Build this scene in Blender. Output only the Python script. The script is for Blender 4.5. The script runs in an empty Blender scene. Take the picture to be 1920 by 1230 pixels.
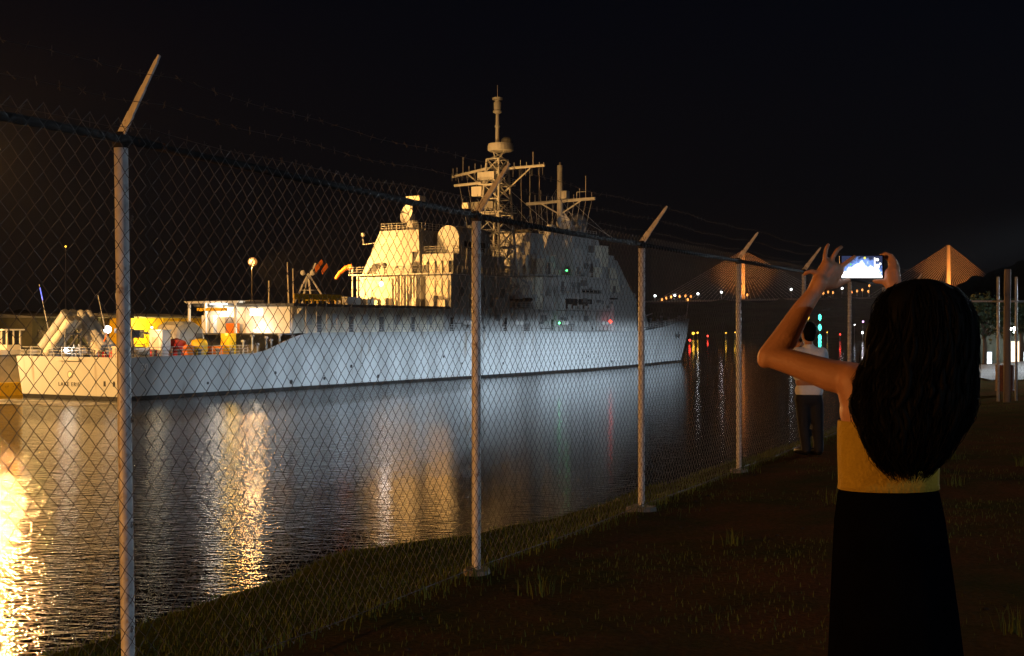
import bpy, bmesh, math, random
from mathutils import Vector, Matrix
random.seed(7)
SC = bpy.context.scene
COL = SC.collection
PI = math.pi
# ------------------------------------------------------------------ camera
EYE = 1.66; F = 2500.0; WATER = EYE - 8.0
cd = bpy.data.cameras.new('camera'); cam = bpy.data.objects.new('camera', cd); COL.objects.link(cam)
cam.location = (0, 0, EYE); cam.rotation_euler = (PI/2, 0, 0)
cd.sensor_width = 36; cd.lens = 36*F/1920; cd.shift_y = -6/1920
cd.clip_start = 0.05; cd.clip_end = 20000
SC.camera = cam
# ------------------------------------------------------------------ sky (night)
w = bpy.data.worlds.new('World'); SC.world = w; w.use_nodes = True
nt = w.node_tree; bg = nt.nodes['Background']
tc = nt.nodes.new('ShaderNodeTexCoord'); sx = nt.nodes.new('ShaderNodeSeparateXYZ')
nt.links.new(tc.outputs['Generated'], sx.inputs[0])
rp = nt.nodes.new('ShaderNodeValToRGB'); nt.links.new(sx.outputs['Z'], rp.inputs[0])
rp.color_ramp.elements[0].position = 0.0; rp.color_ramp.elements[0].color = (.0030, .0028, .0030, 1)
rp.color_ramp.elements[1].position = 0.22; rp.color_ramp.elements[1].color = (.0008, .0014, .0032, 1)
nt.links.new(rp.outputs[0], bg.inputs[0]); bg.inputs[1].default_value = 1.0
# ------------------------------------------------------------------ exposure
vs = SC.view_settings
SC.display_settings.display_device = 'sRGB'
vs.view_transform = 'Standard'; vs.look = 'None'; vs.exposure = 0.0; vs.gamma = 1.0; vs.use_curve_mapping = False
SC.render.engine = 'CYCLES'
SC.cycles.use_denoising = True
SC.cycles.max_bounces = 6; SC.cycles.diffuse_bounces = 2; SC.cycles.glossy_bounces = 4; SC.cycles.volume_bounces = 0
SC.cycles.sample_clamp_indirect = 4.0
SC.cycles.use_light_tree = True

# ------------------------------------------------------------------ materials
def mat(name, col, rough=.6, metal=0., emit=None, estr=0., noise=.0, nscale=3., bump=0., bscale=20., spec=.4, rust=0., rustcol=(.12,.05,.02), streak=False):
    m = bpy.data.materials.new(name); m.use_nodes = True
    t = m.node_tree; p = t.nodes['Principled BSDF']
    p.inputs['Base Color'].default_value = (*col, 1); p.inputs['Roughness'].default_value = rough
    p.inputs['Metallic'].default_value = metal; p.inputs['Specular IOR Level'].default_value = spec
    if emit is not None:
        p.inputs['Emission Color'].default_value = (*emit, 1); p.inputs['Emission Strength'].default_value = estr
    geo = t.nodes.new('ShaderNodeTexCoord')
    src = None
    if noise or rust:
        mp = t.nodes.new('ShaderNodeMapping'); t.links.new(geo.outputs['Object'], mp.inputs[0])
        if streak: mp.inputs['Scale'].default_value = (1, 1, .12)
        n = t.nodes.new('ShaderNodeTexNoise'); n.inputs['Scale'].default_value = nscale; n.inputs['Detail'].default_value = 6
        n.inputs['Roughness'].default_value = .65
        t.links.new(mp.outputs[0], n.inputs['Vector'])
        r = t.nodes.new('ShaderNodeValToRGB')
        r.color_ramp.elements[0].position = .3; r.color_ramp.elements[1].position = .7
        r.color_ramp.elements[0].color = (*[c*(1-noise) for c in col], 1)
        r.color_ramp.elements[1].color = (*[min(1, c*(1+noise)) for c in col], 1)
        t.links.new(n.outputs[0], r.inputs[0]); src = r.outputs[0]
        if rust:
            n2 = t.nodes.new('ShaderNodeTexNoise'); n2.inputs['Scale'].default_value = nscale*1.7; n2.inputs['Detail'].default_value = 8
            t.links.new(mp.outputs[0], n2.inputs['Vector'])
            r2 = t.nodes.new('ShaderNodeValToRGB'); r2.color_ramp.elements[0].position = .62-rust*.2; r2.color_ramp.elements[1].position = .72
            r2.color_ramp.elements[0].color = (0,0,0,1); r2.color_ramp.elements[1].color = (.75,.75,.75,1)
            t.links.new(n2.outputs[0], r2.inputs[0])
            mx = t.nodes.new('ShaderNodeMixRGB'); t.links.new(r2.outputs[0], mx.inputs[0]); t.links.new(src, mx.inputs[1])
            mx.inputs[2].default_value = (*rustcol, 1); src = mx.outputs[0]
        t.links.new(src, p.inputs['Base Color'])
    if bump:
        n3 = t.nodes.new('ShaderNodeTexNoise'); n3.inputs['Scale'].default_value = bscale; n3.inputs['Detail'].default_value = 5
        t.links.new(geo.outputs['Object'], n3.inputs['Vector'])
        b = t.nodes.new('ShaderNodeBump'); b.inputs['Strength'].default_value = bump; b.inputs['Distance'].default_value = .05
        t.links.new(n3.outputs[0], b.inputs['Height']); t.links.new(b.outputs[0], p.inputs['Normal'])
    return m
def emat(name, col, s):
    return mat(name, (.02,.02,.02), .4, emit=col, estr=s)
M = {}
M['hull'] = mat('hull_grey_paint', (.36,.38,.39), .5, noise=.07, nscale=.5, rust=.02, rustcol=(.2,.17,.14), streak=True, bump=.12, bscale=.8)
M['grey'] = mat('haze_grey_paint', (.40,.41,.41), .55, noise=.14, nscale=.8, rust=.08, rustcol=(.2,.15,.11), streak=True)
M['deck'] = mat('deck_nonskid', (.09,.095,.10), .85, noise=.3, nscale=1.5)
M['boot'] = mat('boot_topping_black', (.012,.013,.014), .5, noise=.3, nscale=1)
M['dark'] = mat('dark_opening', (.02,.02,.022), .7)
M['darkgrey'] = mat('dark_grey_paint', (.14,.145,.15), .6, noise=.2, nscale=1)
M['black'] = mat('black_rubber', (.015,.015,.015), .6)
M['white'] = mat('white_paint', (.72,.72,.70), .5, noise=.08, nscale=1.2)
M['cream'] = mat('cream_panel', (.62,.58,.48), .6, noise=.1, nscale=1)
M['yellow'] = mat('yellow_paint', (.70,.46,.02), .5, noise=.12, nscale=1.5, rust=.05)
M['red'] = mat('red_paint', (.50,.03,.03), .5, noise=.15, nscale=2)
M['orange'] = mat('orange_cloth', (.75,.20,.02), .7, noise=.1, nscale=5)
M['galv'] = mat('galvanised_steel', (.56,.55,.54), .5, metal=.1, noise=.22, nscale=14, rust=.06, rustcol=(.16,.08,.04), bump=.1, bscale=90)
M['wire'] = mat('weathered_wire', (.062,.058,.056), .65, metal=.0, noise=.3, nscale=6, spec=.2)
M['barb'] = mat('dull_barbed_wire', (.06,.058,.055), .7, spec=.2)
M['rail'] = mat('weathered_rail', (.028,.026,.025), .8, metal=.0, spec=.1, noise=.3, nscale=9, rust=.1)
M['unlit_wall'] = mat('unlit_concrete', (.085,.085,.06), .9, noise=.35, nscale=.4)  # darkened tone paints walls as unlit
M['concrete'] = mat('concrete', (.33,.32,.29), .85, noise=.25, nscale=.5, bump=.2, bscale=3)
M['stone'] = mat('footing_concrete', (.22,.19,.16), .9, noise=.3, nscale=9, bump=.5, bscale=30)
M['hill'] = mat('far_hillside', (.055,.075,.035), .95, noise=.5, nscale=.03, bump=.6, bscale=.2)
M['asphalt'] = mat('asphalt', (.10,.10,.10), .7, noise=.3, nscale=1.2, bump=.2, bscale=12)
M['pave'] = mat('pale_paving', (.34,.33,.31), .7, noise=.2, nscale=.8)
M['skin'] = mat('skin', (.40,.19,.10), .55, noise=.12, nscale=9, bump=.12, bscale=120)
M['top'] = mat('yellow_knit', (.36,.235,.02), .9, noise=.1, nscale=30, bump=.35, bscale=90)
M['skirt'] = mat('black_cloth', (.0022,.0022,.0035), 1.0, noise=.3, nscale=10, spec=0)
M['hair'] = mat('dark_hair', (.0024,.002,.0018), .7, spec=.07)
M['shirt'] = mat('white_shirt', (.78,.78,.80), .8, noise=.08, nscale=8, bump=.4, bscale=14)
M['trouser'] = mat('dark_trousers', (.012,.013,.018), .85, noise=.2, nscale=10)
M['phone'] = mat('phone_case', (.01,.01,.011), .3)
M['leaf'] = mat('leaf_green', (.03,.05,.02), .7, noise=.45, nscale=1.5)
M['bark'] = mat('bark', (.09,.065,.045), .9, noise=.3, nscale=6)
M['wood'] = mat('grey_timber', (.24,.20,.17), .85, noise=.3, nscale=6, streak=True)
M['rustbin'] = mat('rusty_drum', (.16,.06,.035), .75, noise=.4, nscale=5)
M['glass'] = mat('dark_glass', (.02,.025,.03), .12)
M['lwin'] = emat('lit_window', (.80,.93,1.0), 5.0)
M['lwin2'] = emat('warm_lit_window', (1.0,.72,.45), 3.0)
M['e_sod'] = emat('sodium_lamp', (1.0,.60,.22), 60)
M['e_sod2'] = emat('sodium_lamp_far', (1.0,.42,.12), 6)
M['e_white'] = emat('white_lamp', (.85,.95,1.0), 45)
M['e_whitefar'] = emat('white_lamp_far', (.92,.98,1.0), 14)
M['e_amber'] = emat('amber_lamp', (1.0,.55,.05), 4)
M['e_cyan'] = emat('cyan_lamp', (.08,1.0,.72), 5)
M['e_red'] = emat('red_lamp', (1.0,.05,.03), 6)
M['e_green'] = emat('green_lamp', (.1,1.0,.25), 8)
M['e_orange'] = emat('orange_glow', (1.0,.36,.08), 3)
M['e_violet'] = emat('violet_lamp', (.85,.5,1.0), 4)

# ------------------------------------------------------------------ helpers
class MB:
    def __init__(s): s.v = []; s.f = []
    def add(s, vs_, fs):
        o = len(s.v); s.v += [tuple(v) for v in vs_]; s.f += [tuple(i+o for i in f) for f in fs]; return s
    def box(s, x0, x1, y0, y1, z0, z1):
        return s.hexa([(x0,y0,z0),(x1,y0,z0),(x1,y1,z0),(x0,y1,z0),(x0,y0,z1),(x1,y0,z1),(x1,y1,z1),(x0,y1,z1)])
    def hexa(s, p):
        return s.add(p, [(3,2,1,0),(4,5,6,7),(0,1,5,4),(1,2,6,5),(2,3,7,6),(3,0,4,7)])
    def prism(s, poly, axis, a0, a1):
        # poly: 2d points in the other two axes, extruded along axis (0=x,1=y,2=z)
        def mk(p, a):
            if axis == 0: return (a, p[0], p[1])
            if axis == 1: return (p[0], a, p[1])
            return (p[0], p[1], a)
        n = len(poly); vs_ = [mk(p, a0) for p in poly]+[mk(p, a1) for p in poly]
        fs = [tuple(range(n-1, -1, -1)), tuple(range(n, 2*n))]+[(i, (i+1) % n, n+(i+1) % n, n+i) for i in range(n)]
        return s.add(vs_, fs)
    def tube(s, p0, p1, r0, r1=None, n=8, caps=True):
        return s.path([p0, p1], [r0, r0 if r1 is None else r1], n, caps)
    def path(s, pts, rs, n=6, caps=True):
        pts = [Vector(p) for p in pts]
        if not isinstance(rs, (list, tuple)): rs = [rs]*len(pts)
        vs_ = []; fs = []; up = None
        for i, p in enumerate(pts):
            d = (pts[min(i+1, len(pts)-1)]-pts[max(i-1, 0)])
            if d.length < 1e-9: d = Vector((0,0,1))
            d.normalize()
            if up is None:
                up = Vector((0,0,1)) if abs(d.z) < .9 else Vector((1,0,0))
            a = d.cross(up)
            if a.length < 1e-5: a = d.cross(Vector((1,.3,0)))
            a.normalize(); b = a.cross(d).normalized(); up = b
            for k in range(n):
                q = 2*PI*k/n
                vs_.append(p+a*math.cos(q)*rs[i]+b*math.sin(q)*rs[i])
        for i in range(len(pts)-1):
            for k in range(n):
                fs.append((i*n+k, i*n+(k+1) % n, (i+1)*n+(k+1) % n, (i+1)*n+k))
        if caps:
            fs.append(tuple(range(n))); fs.append(tuple(range((len(pts)-1)*n+n-1, (len(pts)-1)*n-1, -1)))
        return s.add(vs_, fs)
    def lathe(s, prof, c=(0,0,0), n=16, sx=1, sy=1):
        vs_ = []; fs = []
        for r, z in prof:
            for k in range(n):
                q = 2*PI*k/n; vs_.append((c[0]+r*math.cos(q)*sx, c[1]+r*math.sin(q)*sy, c[2]+z))
        for i in range(len(prof)-1):
            for k in range(n): fs.append((i*n+k, i*n+(k+1) % n, (i+1)*n+(k+1) % n, (i+1)*n+k))
        fs.append(tuple(range(n-1, -1, -1))); fs.append(tuple(range((len(prof)-1)*n, len(prof)*n)))
        return s.add(vs_, fs)
    def ball(s, c, r, n=10, m=7, sz=1.0):
        prof = [(r*math.sin(PI*(i+.02)/(m+.04)), -r*sz*math.cos(PI*(i+.02)/(m+.04))) for i in range(m+1)]
        return s.lathe(prof, c, n)
    def capsule(s, p0, r0, p1, r1, n=14):
        p0 = Vector(p0); p1 = Vector(p1); d = (p1-p0); L = d.length
        d = d/L if L > 1e-6 else Vector((0,0,1))
        pts = []; rs = []
        for i in range(5):
            q = PI/2*(1-i/4); pts.append(p0-d*r0*math.sin(q)); rs.append(max(.0005, r0*math.cos(q)))
        for i in range(5):
            q = PI/2*i/4; pts.append(p1+d*r1*math.sin(q)); rs.append(max(.0005, r1*math.cos(q)))
        return s.path(pts, rs, n)
    def mesh(s, name, smooth=False, fix=True):
        me = bpy.data.meshes.new(name); me.from_pydata(s.v, [], s.f)
        if fix:
            bm = bmesh.new(); bm.from_mesh(me); bmesh.ops.recalc_face_normals(bm, faces=bm.faces); bm.to_mesh(me); bm.free()
        if smooth: me.polygons.foreach_set('use_smooth', [True]*len(me.polygons))
        me.update(); return me
    def build(s, name, m, parent=None, smooth=False, fix=True, label=None):
        me = s.mesh(name, smooth, fix)
        me.materials.append(M[m] if isinstance(m, str) else m)
        o = bpy.data.objects.new(name, me); COL.objects.link(o)
        if parent is not None: o.parent = parent
        if label: o['label'] = label
        return o
def tag(o, label, cat, group=None, kind=None):
    if label: o['label'] = label
    if cat: o['category'] = cat
    if group: o['group'] = group
    if kind: o['kind'] = kind
    return o
def empty(name, loc, rz=0, label=None, cat=None, group=None):
    o = bpy.data.objects.new(name, None); COL.objects.link(o); o.location = loc; o.rotation_euler = (0,0,rz)
    o.empty_display_size = .3
    return tag(o, label, cat, group)
def structure(o): o['kind'] = 'structure'; return o
def light(name, typ, loc, power, color, parent=None, radius=.3, target=None, size=1.0, blend=.5):
    d = bpy.data.lights.new(name, typ); d.energy = power; d.color = color
    if typ in ('POINT', 'SPOT'): d.shadow_soft_size = radius
    if typ == 'SPOT': d.spot_size = size; d.spot_blend = blend
    o = bpy.data.objects.new(name, d); COL.objects.link(o); o.location = loc
    if target is not None:
        o.rotation_euler = (Vector(target)-Vector(loc)).to_track_quat('-Z', 'Y').to_euler()
    if parent is not None:
        o.parent = parent
        o.matrix_parent_inverse = (Matrix.Translation(parent.location) @ parent.rotation_euler.to_matrix().to_4x4()).inverted()
    return o
def at(x, y, Y):           # point on the line of sight of photo pixel (x, y) at depth Y
    return Vector(((x-960)/F*Y, Y, EYE+(609-y)/F*Y))
def text_mesh(body, size, depth=.01):
    c = bpy.data.curves.new('lettering', 'FONT'); c.body = body; c.size = size; c.extrude = depth
    c.align_x = 'CENTER'; c.align_y = 'CENTER'; c.space_character = 1.25
    o = bpy.data.objects.new('lettering_tmp', c); COL.objects.link(o)
    dg = bpy.context.evaluated_depsgraph_get(); dg.update()
    me = bpy.data.meshes.new_from_object(o.evaluated_get(dg))
    bpy.data.objects.remove(o); bpy.data.curves.remove(c)
    return me

# ================================================================== WATER
def water_material():
    m = bpy.data.materials.new('canal_water'); m.use_nodes = True; t = m.node_tree; p = t.nodes['Principled BSDF']
    p.inputs['Base Color'].default_value = (.012,.013,.010,1); p.inputs['Roughness'].default_value = .025
    p.inputs['IOR'].default_value = 1.33; p.inputs['Specular IOR Level'].default_value = .5
    g = t.nodes.new('ShaderNodeNewGeometry')
    sxw = t.nodes.new('ShaderNodeSeparateXYZ'); t.links.new(g.outputs['Position'], sxw.inputs[0])
    nm = t.nodes.new('ShaderNodeTexNoise'); nm.inputs['Scale'].default_value = .06; nm.inputs['Detail'].default_value = 3; t.links.new(g.outputs['Position'], nm.inputs['Vector'])
    ad = t.nodes.new('ShaderNodeMath'); ad.operation = 'MULTIPLY_ADD'; ad.inputs[1].default_value = 14; t.links.new(nm.outputs[0], ad.inputs[0]); t.links.new(sxw.outputs['X'], ad.inputs[2])
    mk = t.nodes.new('ShaderNodeMapRange'); mk.interpolation_type = 'SMOOTHSTEP'; mk.inputs['From Min'].default_value = 4; mk.inputs['From Max'].default_value = -9; mk.inputs['To Min'].default_value = .3; mk.inputs['To Max'].default_value = 1.6; t.links.new(ad.outputs[0], mk.inputs[0])
    prev = None
    for sc, dist, det, st in (((.35,.6,1), .030, 3, .9), ((1.7,3.0,1), .044, 4, 1.0), ((6,9,1), .005, 3, .9)):
        mp = t.nodes.new('ShaderNodeMapping'); mp.inputs['Scale'].default_value = sc; mp.inputs['Rotation'].default_value = (0,0,.35*sc[0])
        t.links.new(g.outputs['Position'], mp.inputs[0])
        n = t.nodes.new('ShaderNodeTexNoise'); n.inputs['Scale'].default_value = 1; n.inputs['Detail'].default_value = det
        t.links.new(mp.outputs[0], n.inputs['Vector'])
        b = t.nodes.new('ShaderNodeBump'); b.inputs['Strength'].default_value = st; b.inputs['Distance'].default_value = dist
        t.links.new(mk.outputs[0], b.inputs['Strength'])
        t.links.new(n.outputs[0], b.inputs['Height'])
        if prev: t.links.new(prev, b.inputs['Normal'])
        prev = b.outputs[0]
    t.links.new(prev, p.inputs['Normal'])
    return m
M['water'] = water_material()
o = MB().add([(-3000,-300,WATER),(3000,-300,WATER),(3000,4000,WATER),(-3000,4000,WATER)], [(0,1,2,3)]).build('water', 'water', fix=False)
structure(o)

# ================================================================== NEAR BANK
T = Vector((.4149, .9099, 0)); N = Vector((.9099, -.4149, 0)); P0 = Vector((-.238, 8.89, 0))
def interp(tab, x):
    if x <= tab[0][0]: return tab[0][1]
    for (a, b), (c, d) in zip(tab, tab[1:]):
        if x <= c:
            k = (x-a)/(c-a); k = k*k*(3-2*k); return b+(d-b)*k
    return tab[-1][1]
EDGE = [(-40,1.5),(-8,1.3),(-2.5,1.27),(-.4,1.5),(1.0,1.6),(2.2,1.05),(5,.62),(6.4,.46),(10,.36),(30,.4),(45,2.6),(60,4.3),(80,6.6),(120,11),(140,13)]
def vn(x, y, s=0):
    # smooth value noise
    def h(i, j):
        n = (i*374761393+j*668265263+s*982451653) & 0xffffffff
        n = ((n ^ (n >> 13))*1274126177) & 0xffffffff
        return ((n ^ (n >> 16)) & 0xffff)/65535.
    i = math.floor(x); j = math.floor(y); u = x-i; v = y-j; u = u*u*(3-2*u); v = v*v*(3-2*v)
    return (h(i,j)*(1-u)+h(i+1,j)*u)*(1-v)+(h(i,j+1)*(1-u)+h(i+1,j+1)*u)*v
def ground_z(a, l):
    d = interp(EDGE, a)+.12*(vn(a*1.3, 3.1)-.5)
    far = P0.y+T.y*a+N.y*l
    z = .09*(vn(a*.35, l*.35, 1)-.5)+.04*(vn(a*1.4, l*1.4, 2)-.5)
    k = min(1, abs(l)/.8); z *= k
    z -= .022*max(0, min(far, 110)-58)
    if l > 0: z += .02*min(l, 5)
    else:
        z -= .085*min(-l, d)
        hump = math.exp(-((a-.9)/1.5)**2-((l+1.5)/.5)**2)*.10; z += hump*.15
    if l < -d:
        e = (-d-l)*(1+4*min(1, max(0, (a-30)/10))); z -= .72*e+.25*e*e/(e+.6)
    return max(z, -10)
def fw(a, l): return P0+T*a+N*l
A_ = [-40+i*2 for i in range(14)]+[-12+i*.25 for i in range(160)]+[28+i*2.5 for i in range(46)]
L_ = [-34,-30,-26]+[-22+i*2 for i in range(7)]+[-9+i*.7 for i in range(9)]+[-3+i*.2 for i in range(45)]+[6+i*.6 for i in range(12)]+[14+i*4 for i in range(40)]
mb = MB(); nl = len(L_)
for a in A_:
    for l in L_:
        p = fw(a, l); mb.v.append((p.x, p.y, ground_z(a, l)))
for i in range(len(A_)-1):
    for j in range(nl-1): mb.f.append((i*nl+j, i*nl+j+1, (i+1)*nl+j+1, (i+1)*nl+j))
def ground_material():
    m = bpy.data.materials.new('grass_and_soil'); m.use_nodes = True; t = m.node_tree; p = t.nodes['Principled BSDF']
    p.inputs['Roughness'].default_value = 1.0; p.inputs['Specular IOR Level'].default_value = 0
    g = t.nodes.new('ShaderNodeNewGeometry')
    n = t.nodes.new('ShaderNodeTexNoise'); n.inputs['Scale'].default_value = .9; n.inputs['Detail'].default_value = 8; n.inputs['Roughness'].default_value = .7
    t.links.new(g.outputs['Position'], n.inputs['Vector'])
    r = t.nodes.new('ShaderNodeValToRGB'); e = r.color_ramp.elements
    e[0].position = .38; e[0].color = (.14,.068,.032,1); e[1].position = .62; e[1].color = (.075,.068,.025,1)
    t.links.new(n.outputs[0], r.inputs[0])
    dp = t.nodes.new('ShaderNodeVectorMath'); dp.operation = 'DOT_PRODUCT'; dp.inputs[1].default_value = tuple(N); t.links.new(g.outputs['Position'], dp.inputs[0])
    tm_ = t.nodes.new('ShaderNodeMapRange'); off_ = P0.dot(N); tm_.inputs['From Min'].default_value = off_+.15; tm_.inputs['From Max'].default_value = off_-.35; t.links.new(dp.outputs['Value'], tm_.inputs[0])
    tf = t.nodes.new('ShaderNodeMixRGB'); tf.inputs[2].default_value = (.085,.10,.028,1); t.links.new(tm_.outputs[0], tf.inputs[0]); t.links.new(r.outputs[0], tf.inputs[1]); r = tf
    n2 = t.nodes.new('ShaderNodeTexNoise'); n2.inputs['Scale'].default_value = 30; n2.inputs['Detail'].default_value = 5
    t.links.new(g.outputs['Position'], n2.inputs['Vector'])
    mx = t.nodes.new('ShaderNodeMixRGB'); mx.blend_type = 'MULTIPLY'; mx.inputs[0].default_value = .7
    t.links.new(r.outputs[0], mx.inputs[1]); t.links.new(n2.outputs[0], mx.inputs[2])
    t.links.new(mx.outputs[0], p.inputs['Base Color'])
    b = t.nodes.new('ShaderNodeBump'); b.inputs['Distance'].default_value = .014; b.inputs['Strength'].default_value = .8
    t.links.new(n2.outputs[0], b.inputs['Height']); t.links.new(b.outputs[0], p.inputs['Normal'])
    return m
M['ground'] = ground_material()
structure(mb.build('ground', 'ground', smooth=True))
# grass blades over the bank (nobody could count them)
mb = MB(); rg = random.Random(3)
def blade(a, l, h, wd):
    p = fw(a, l); p.z = ground_z(a, l)-.005
    q = rg.random()*2*PI; lean = rg.uniform(.1,.6)*h; dx = math.cos(q); dy = math.sin(q)
    sx_, sy_ = -dy*wd, dx*wd
    m1 = (p.x+dx*lean*.35, p.y+dy*lean*.35, p.z+h*.6); tip = (p.x+dx*lean, p.y+dy*lean, p.z+h)
    mb.add([(p.x-sx_,p.y-sy_,p.z),(p.x+sx_,p.y+sy_,p.z),(m1[0]+sx_*.7,m1[1]+sy_*.7,m1[2]),(m1[0]-sx_*.7,m1[1]-sy_*.7,m1[2]),tip], [(0,1,2,3),(3,2,4)])
nb = 0
while nb < 95000:
    u = rg.random()
    a = -9+ (u**1.5)*34; l = rg.uniform(-3.2, 7)
    if l > 0 and rg.random() > .33: continue
    dn = vn(a*1.1, l*1.1, 9)
    if rg.random() > (.25+dn*1.0 if l < 0 else max(0, dn*1.9-.7)): continue
    blade(a, l, rg.uniform(.018,.05)*(1.0 if l < 0 else .9), rg.uniform(.0015,.0032)); nb += 1
for k in range(-2, 9):        # taller tufts round the post feet and along the fence foot
    for i in range(90):
        r = abs(rg.gauss(0,.22)); q = rg.random()*2*PI
        blade(k*3.37+r*math.cos(q), r*math.sin(q), rg.uniform(.05,.13), rg.uniform(.002,.0035))
for i in range(2500): blade(rg.uniform(-9,24), rg.gauss(0,.07), rg.uniform(.05,.14), rg.uniform(.002,.004))
for i in range(26):
    ca, cl = rg.uniform(-7,10), rg.uniform(.6,5)
    for k in range(26): blade(ca+rg.gauss(0,.05), cl+rg.gauss(0,.05), rg.uniform(.07,.17), rg.uniform(.002,.004))
M['grass'] = mat('grass_blades', (.085,.11,.028), .9, noise=.5, nscale=2.5, spec=0)
o = mb.build('grass', 'grass', fix=False); tag(o, 'dark grass growing on the canal bank along the fence', 'grass', kind='stuff')
pbm = MB(); 
for i in range(260):
    a = rg.uniform(-8,16); l = rg.uniform(-.8,6); q = fw(a, l); r = rg.uniform(.006,.022); pbm.ball((q.x,q.y,ground_z(a,l)+r*.2), r, 6, 4, rg.uniform(.4,.7))
po = pbm.build('pebbles', mat('soil_stones', (.045,.035,.026), .95, spec=0), fix=False); tag(po, 'scattered small stones on the bare soil beside the fence', 'stones', kind='stuff')
print('ground done', len(mb.f))

# ================================================================== CHAIN-LINK FENCE
FR = math.atan2(T.y, T.x)           # local +x runs along the fence, local -y is the land side (N)
fence = empty('chain_link_fence', P0, FR, 'long galvanised chain-link fence with barbed wire arms running along the grassy canal bank', 'fence')
SP = 3.37; RAILZ = 2.38
RZ = {-2: 2.475, -1: 2.46, 0: 2.385}
SH = {-1: -.055}
KS = list(range(-2, 7))
rr = random.Random(11)
LEAN = {-1: (.035, .012), 0: (.0, 0), 1: (-.004, 0), 2: (.006, 0)}
for k in KS:
    rz_ = RZ.get(k, RAILZ); rzn = RZ.get(k+1, RAILZ); x = k*SP+SH.get(k, 0); xn = (k+1)*SP+SH.get(k+1, 0); lx, ly = LEAN.get(k, (rr.uniform(-.01,.01), rr.uniform(-.008,.008)))
    tx, ty = x-lx*.4, lx*.9
    p = MB().path([(x,0,-.15),(x,0,.02),(x+(tx-x)*.5,ty*.5,1.2),(tx,ty,rz_-.01)], .0300, 14).build('post', 'galv', fence, smooth=True)
    MB().lathe([(.0335,0),(.035,.015),(.0345,.05),(.028,.062),(.02,.07)], (tx,ty,rz_-.035), 14).build('post_cap', 'rail', p, smooth=True)
    tw = MB()
    for z in (.35,.8,1.25,1.7,2.12): tw.path([(x+.036*math.cos(q*PI/6), .02-.062*abs(math.sin(q*PI/12)), z+.012*math.sin(q)) for q in range(-3, 10)], .0019, 4)
    tw.build('tie_wire', 'wire', p)['kind'] = 'stuff'
    # flat extension arm leaning to the land side, notched for the wires
    al = {-1:.22, 0:.255, 1:.25, 2:.235}.get(k, .24); ah = {-1:.345, 0:.335, 1:.33, 2:.31}.get(k, .32)
    pts = []
    for s_, wd in ((0,.030),(.3,.0285),(.31,.024),(.62,.021),(.63,.0175),(.93,.014),(.94,.010),(1.0,.008)):
        pts.append((s_, wd))
    arm = MB(); n_ = len(pts); vs_ = []
    dvec = Vector((0,-al,ah)); dl = dvec.normalized(); sidev = Vector((.35,.75,.55)); sidev = (sidev-dl*sidev.dot(dl)).normalized(); th = dl.cross(sidev)*.004
    base = Vector((tx,ty+.012,rz_+.005))
    for s_, wd in pts:
        c = base+dvec*s_
        vs_ += [c-sidev*wd-th, c+sidev*wd-th, c+sidev*wd+th, c-sidev*wd+th]
    fs = [(0,1,2,3), (4*n_-4,4*n_-1,4*n_-2,4*n_-3)]
    for i in range(n_-1):
        for q in range(4): fs.append((4*i+q, 4*i+(q+1)%4, 4*i+4+(q+1)%4, 4*i+4+q))
    arm.add(vs_, fs); ao = arm.build('extension_arm', 'galv', p)
    # concrete footing, half grown over
    ft = MB(); m_ = 12; r0 = .075+.04*rr.random(); top = []; bot = []
    for q in range(m_):
        a = 2*PI*q/m_; r = r0*(1+.25*rr.random()); top.append((x+r*math.cos(a)*1.2, r*math.sin(a), .025+.015*rr.random())); bot.append((x+r*1.25*math.cos(a)*1.2, r*1.25*math.sin(a), -.1))
    ft.add(top+bot, [tuple(range(m_))]+[(q, (q+1)%m_, m_+(q+1)%m_, m_+q) for q in range(m_)]); ft.build('footing', 'stone', p)
    if k < KS[-1]:
        MB().path([(x,0,rz_),((x+xn)*.5,0,(rz_+rzn)*.5-.006),(xn,0,rzn)], .0205, 10).build('top_rail', 'rail', fence, smooth=True)
        MB().path([(x,-.04,.06),(x+SP*.5,-.04,.045),(x+SP,-.04,.06)], .003, 5).build('tension_wire', 'wire', fence)
# woven mesh: three panel meshes, shared between bays
WD = SP/39; HD = .0864; ROWS = 56
def panel_mesh(seed):
    mb = MB(); r0 = .0021
    for j in range(78):
        a0 = j*WD/2; pts = []
        for i in range(ROWS+1):
            side = (i+j) % 2; z = .03+i*HD/2
            wx = .012*(vn(a0*2.1, z*2.3, seed)-.5)*min(1, a0*2, (SP-a0)*2)
            wz = .012*(vn(a0*1.7+9, z*1.9, seed+1)-.5)
            wy = .03*(vn(a0*.9, z*.9, seed+2)-.5)*min(1, a0*2, (SP-a0)*2)
            pts.append((a0+(WD/2+.0012 if side else -.0012)+wx, -.043-wy+(.0021 if (i % 2) else -.0021), z+wz))
        mb.path(pts, r0, 3, caps=False)
    return mb.mesh('mesh_panel', smooth=True, fix=False)
pm = [panel_mesh(s) for s in (1, 5, 9)]
for q in pm: q.materials.append(M['wire'])
for k in KS[:-1]:
    o = bpy.data.objects.new('mesh_panel', pm[k % 3]); COL.objects.link(o); o.parent = fence; o.location = (k*SP,0,0); o['kind'] = 'stuff'; o.scale = (1,1,{-2:1.036,-1:1.018}.get(k,1))
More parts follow.
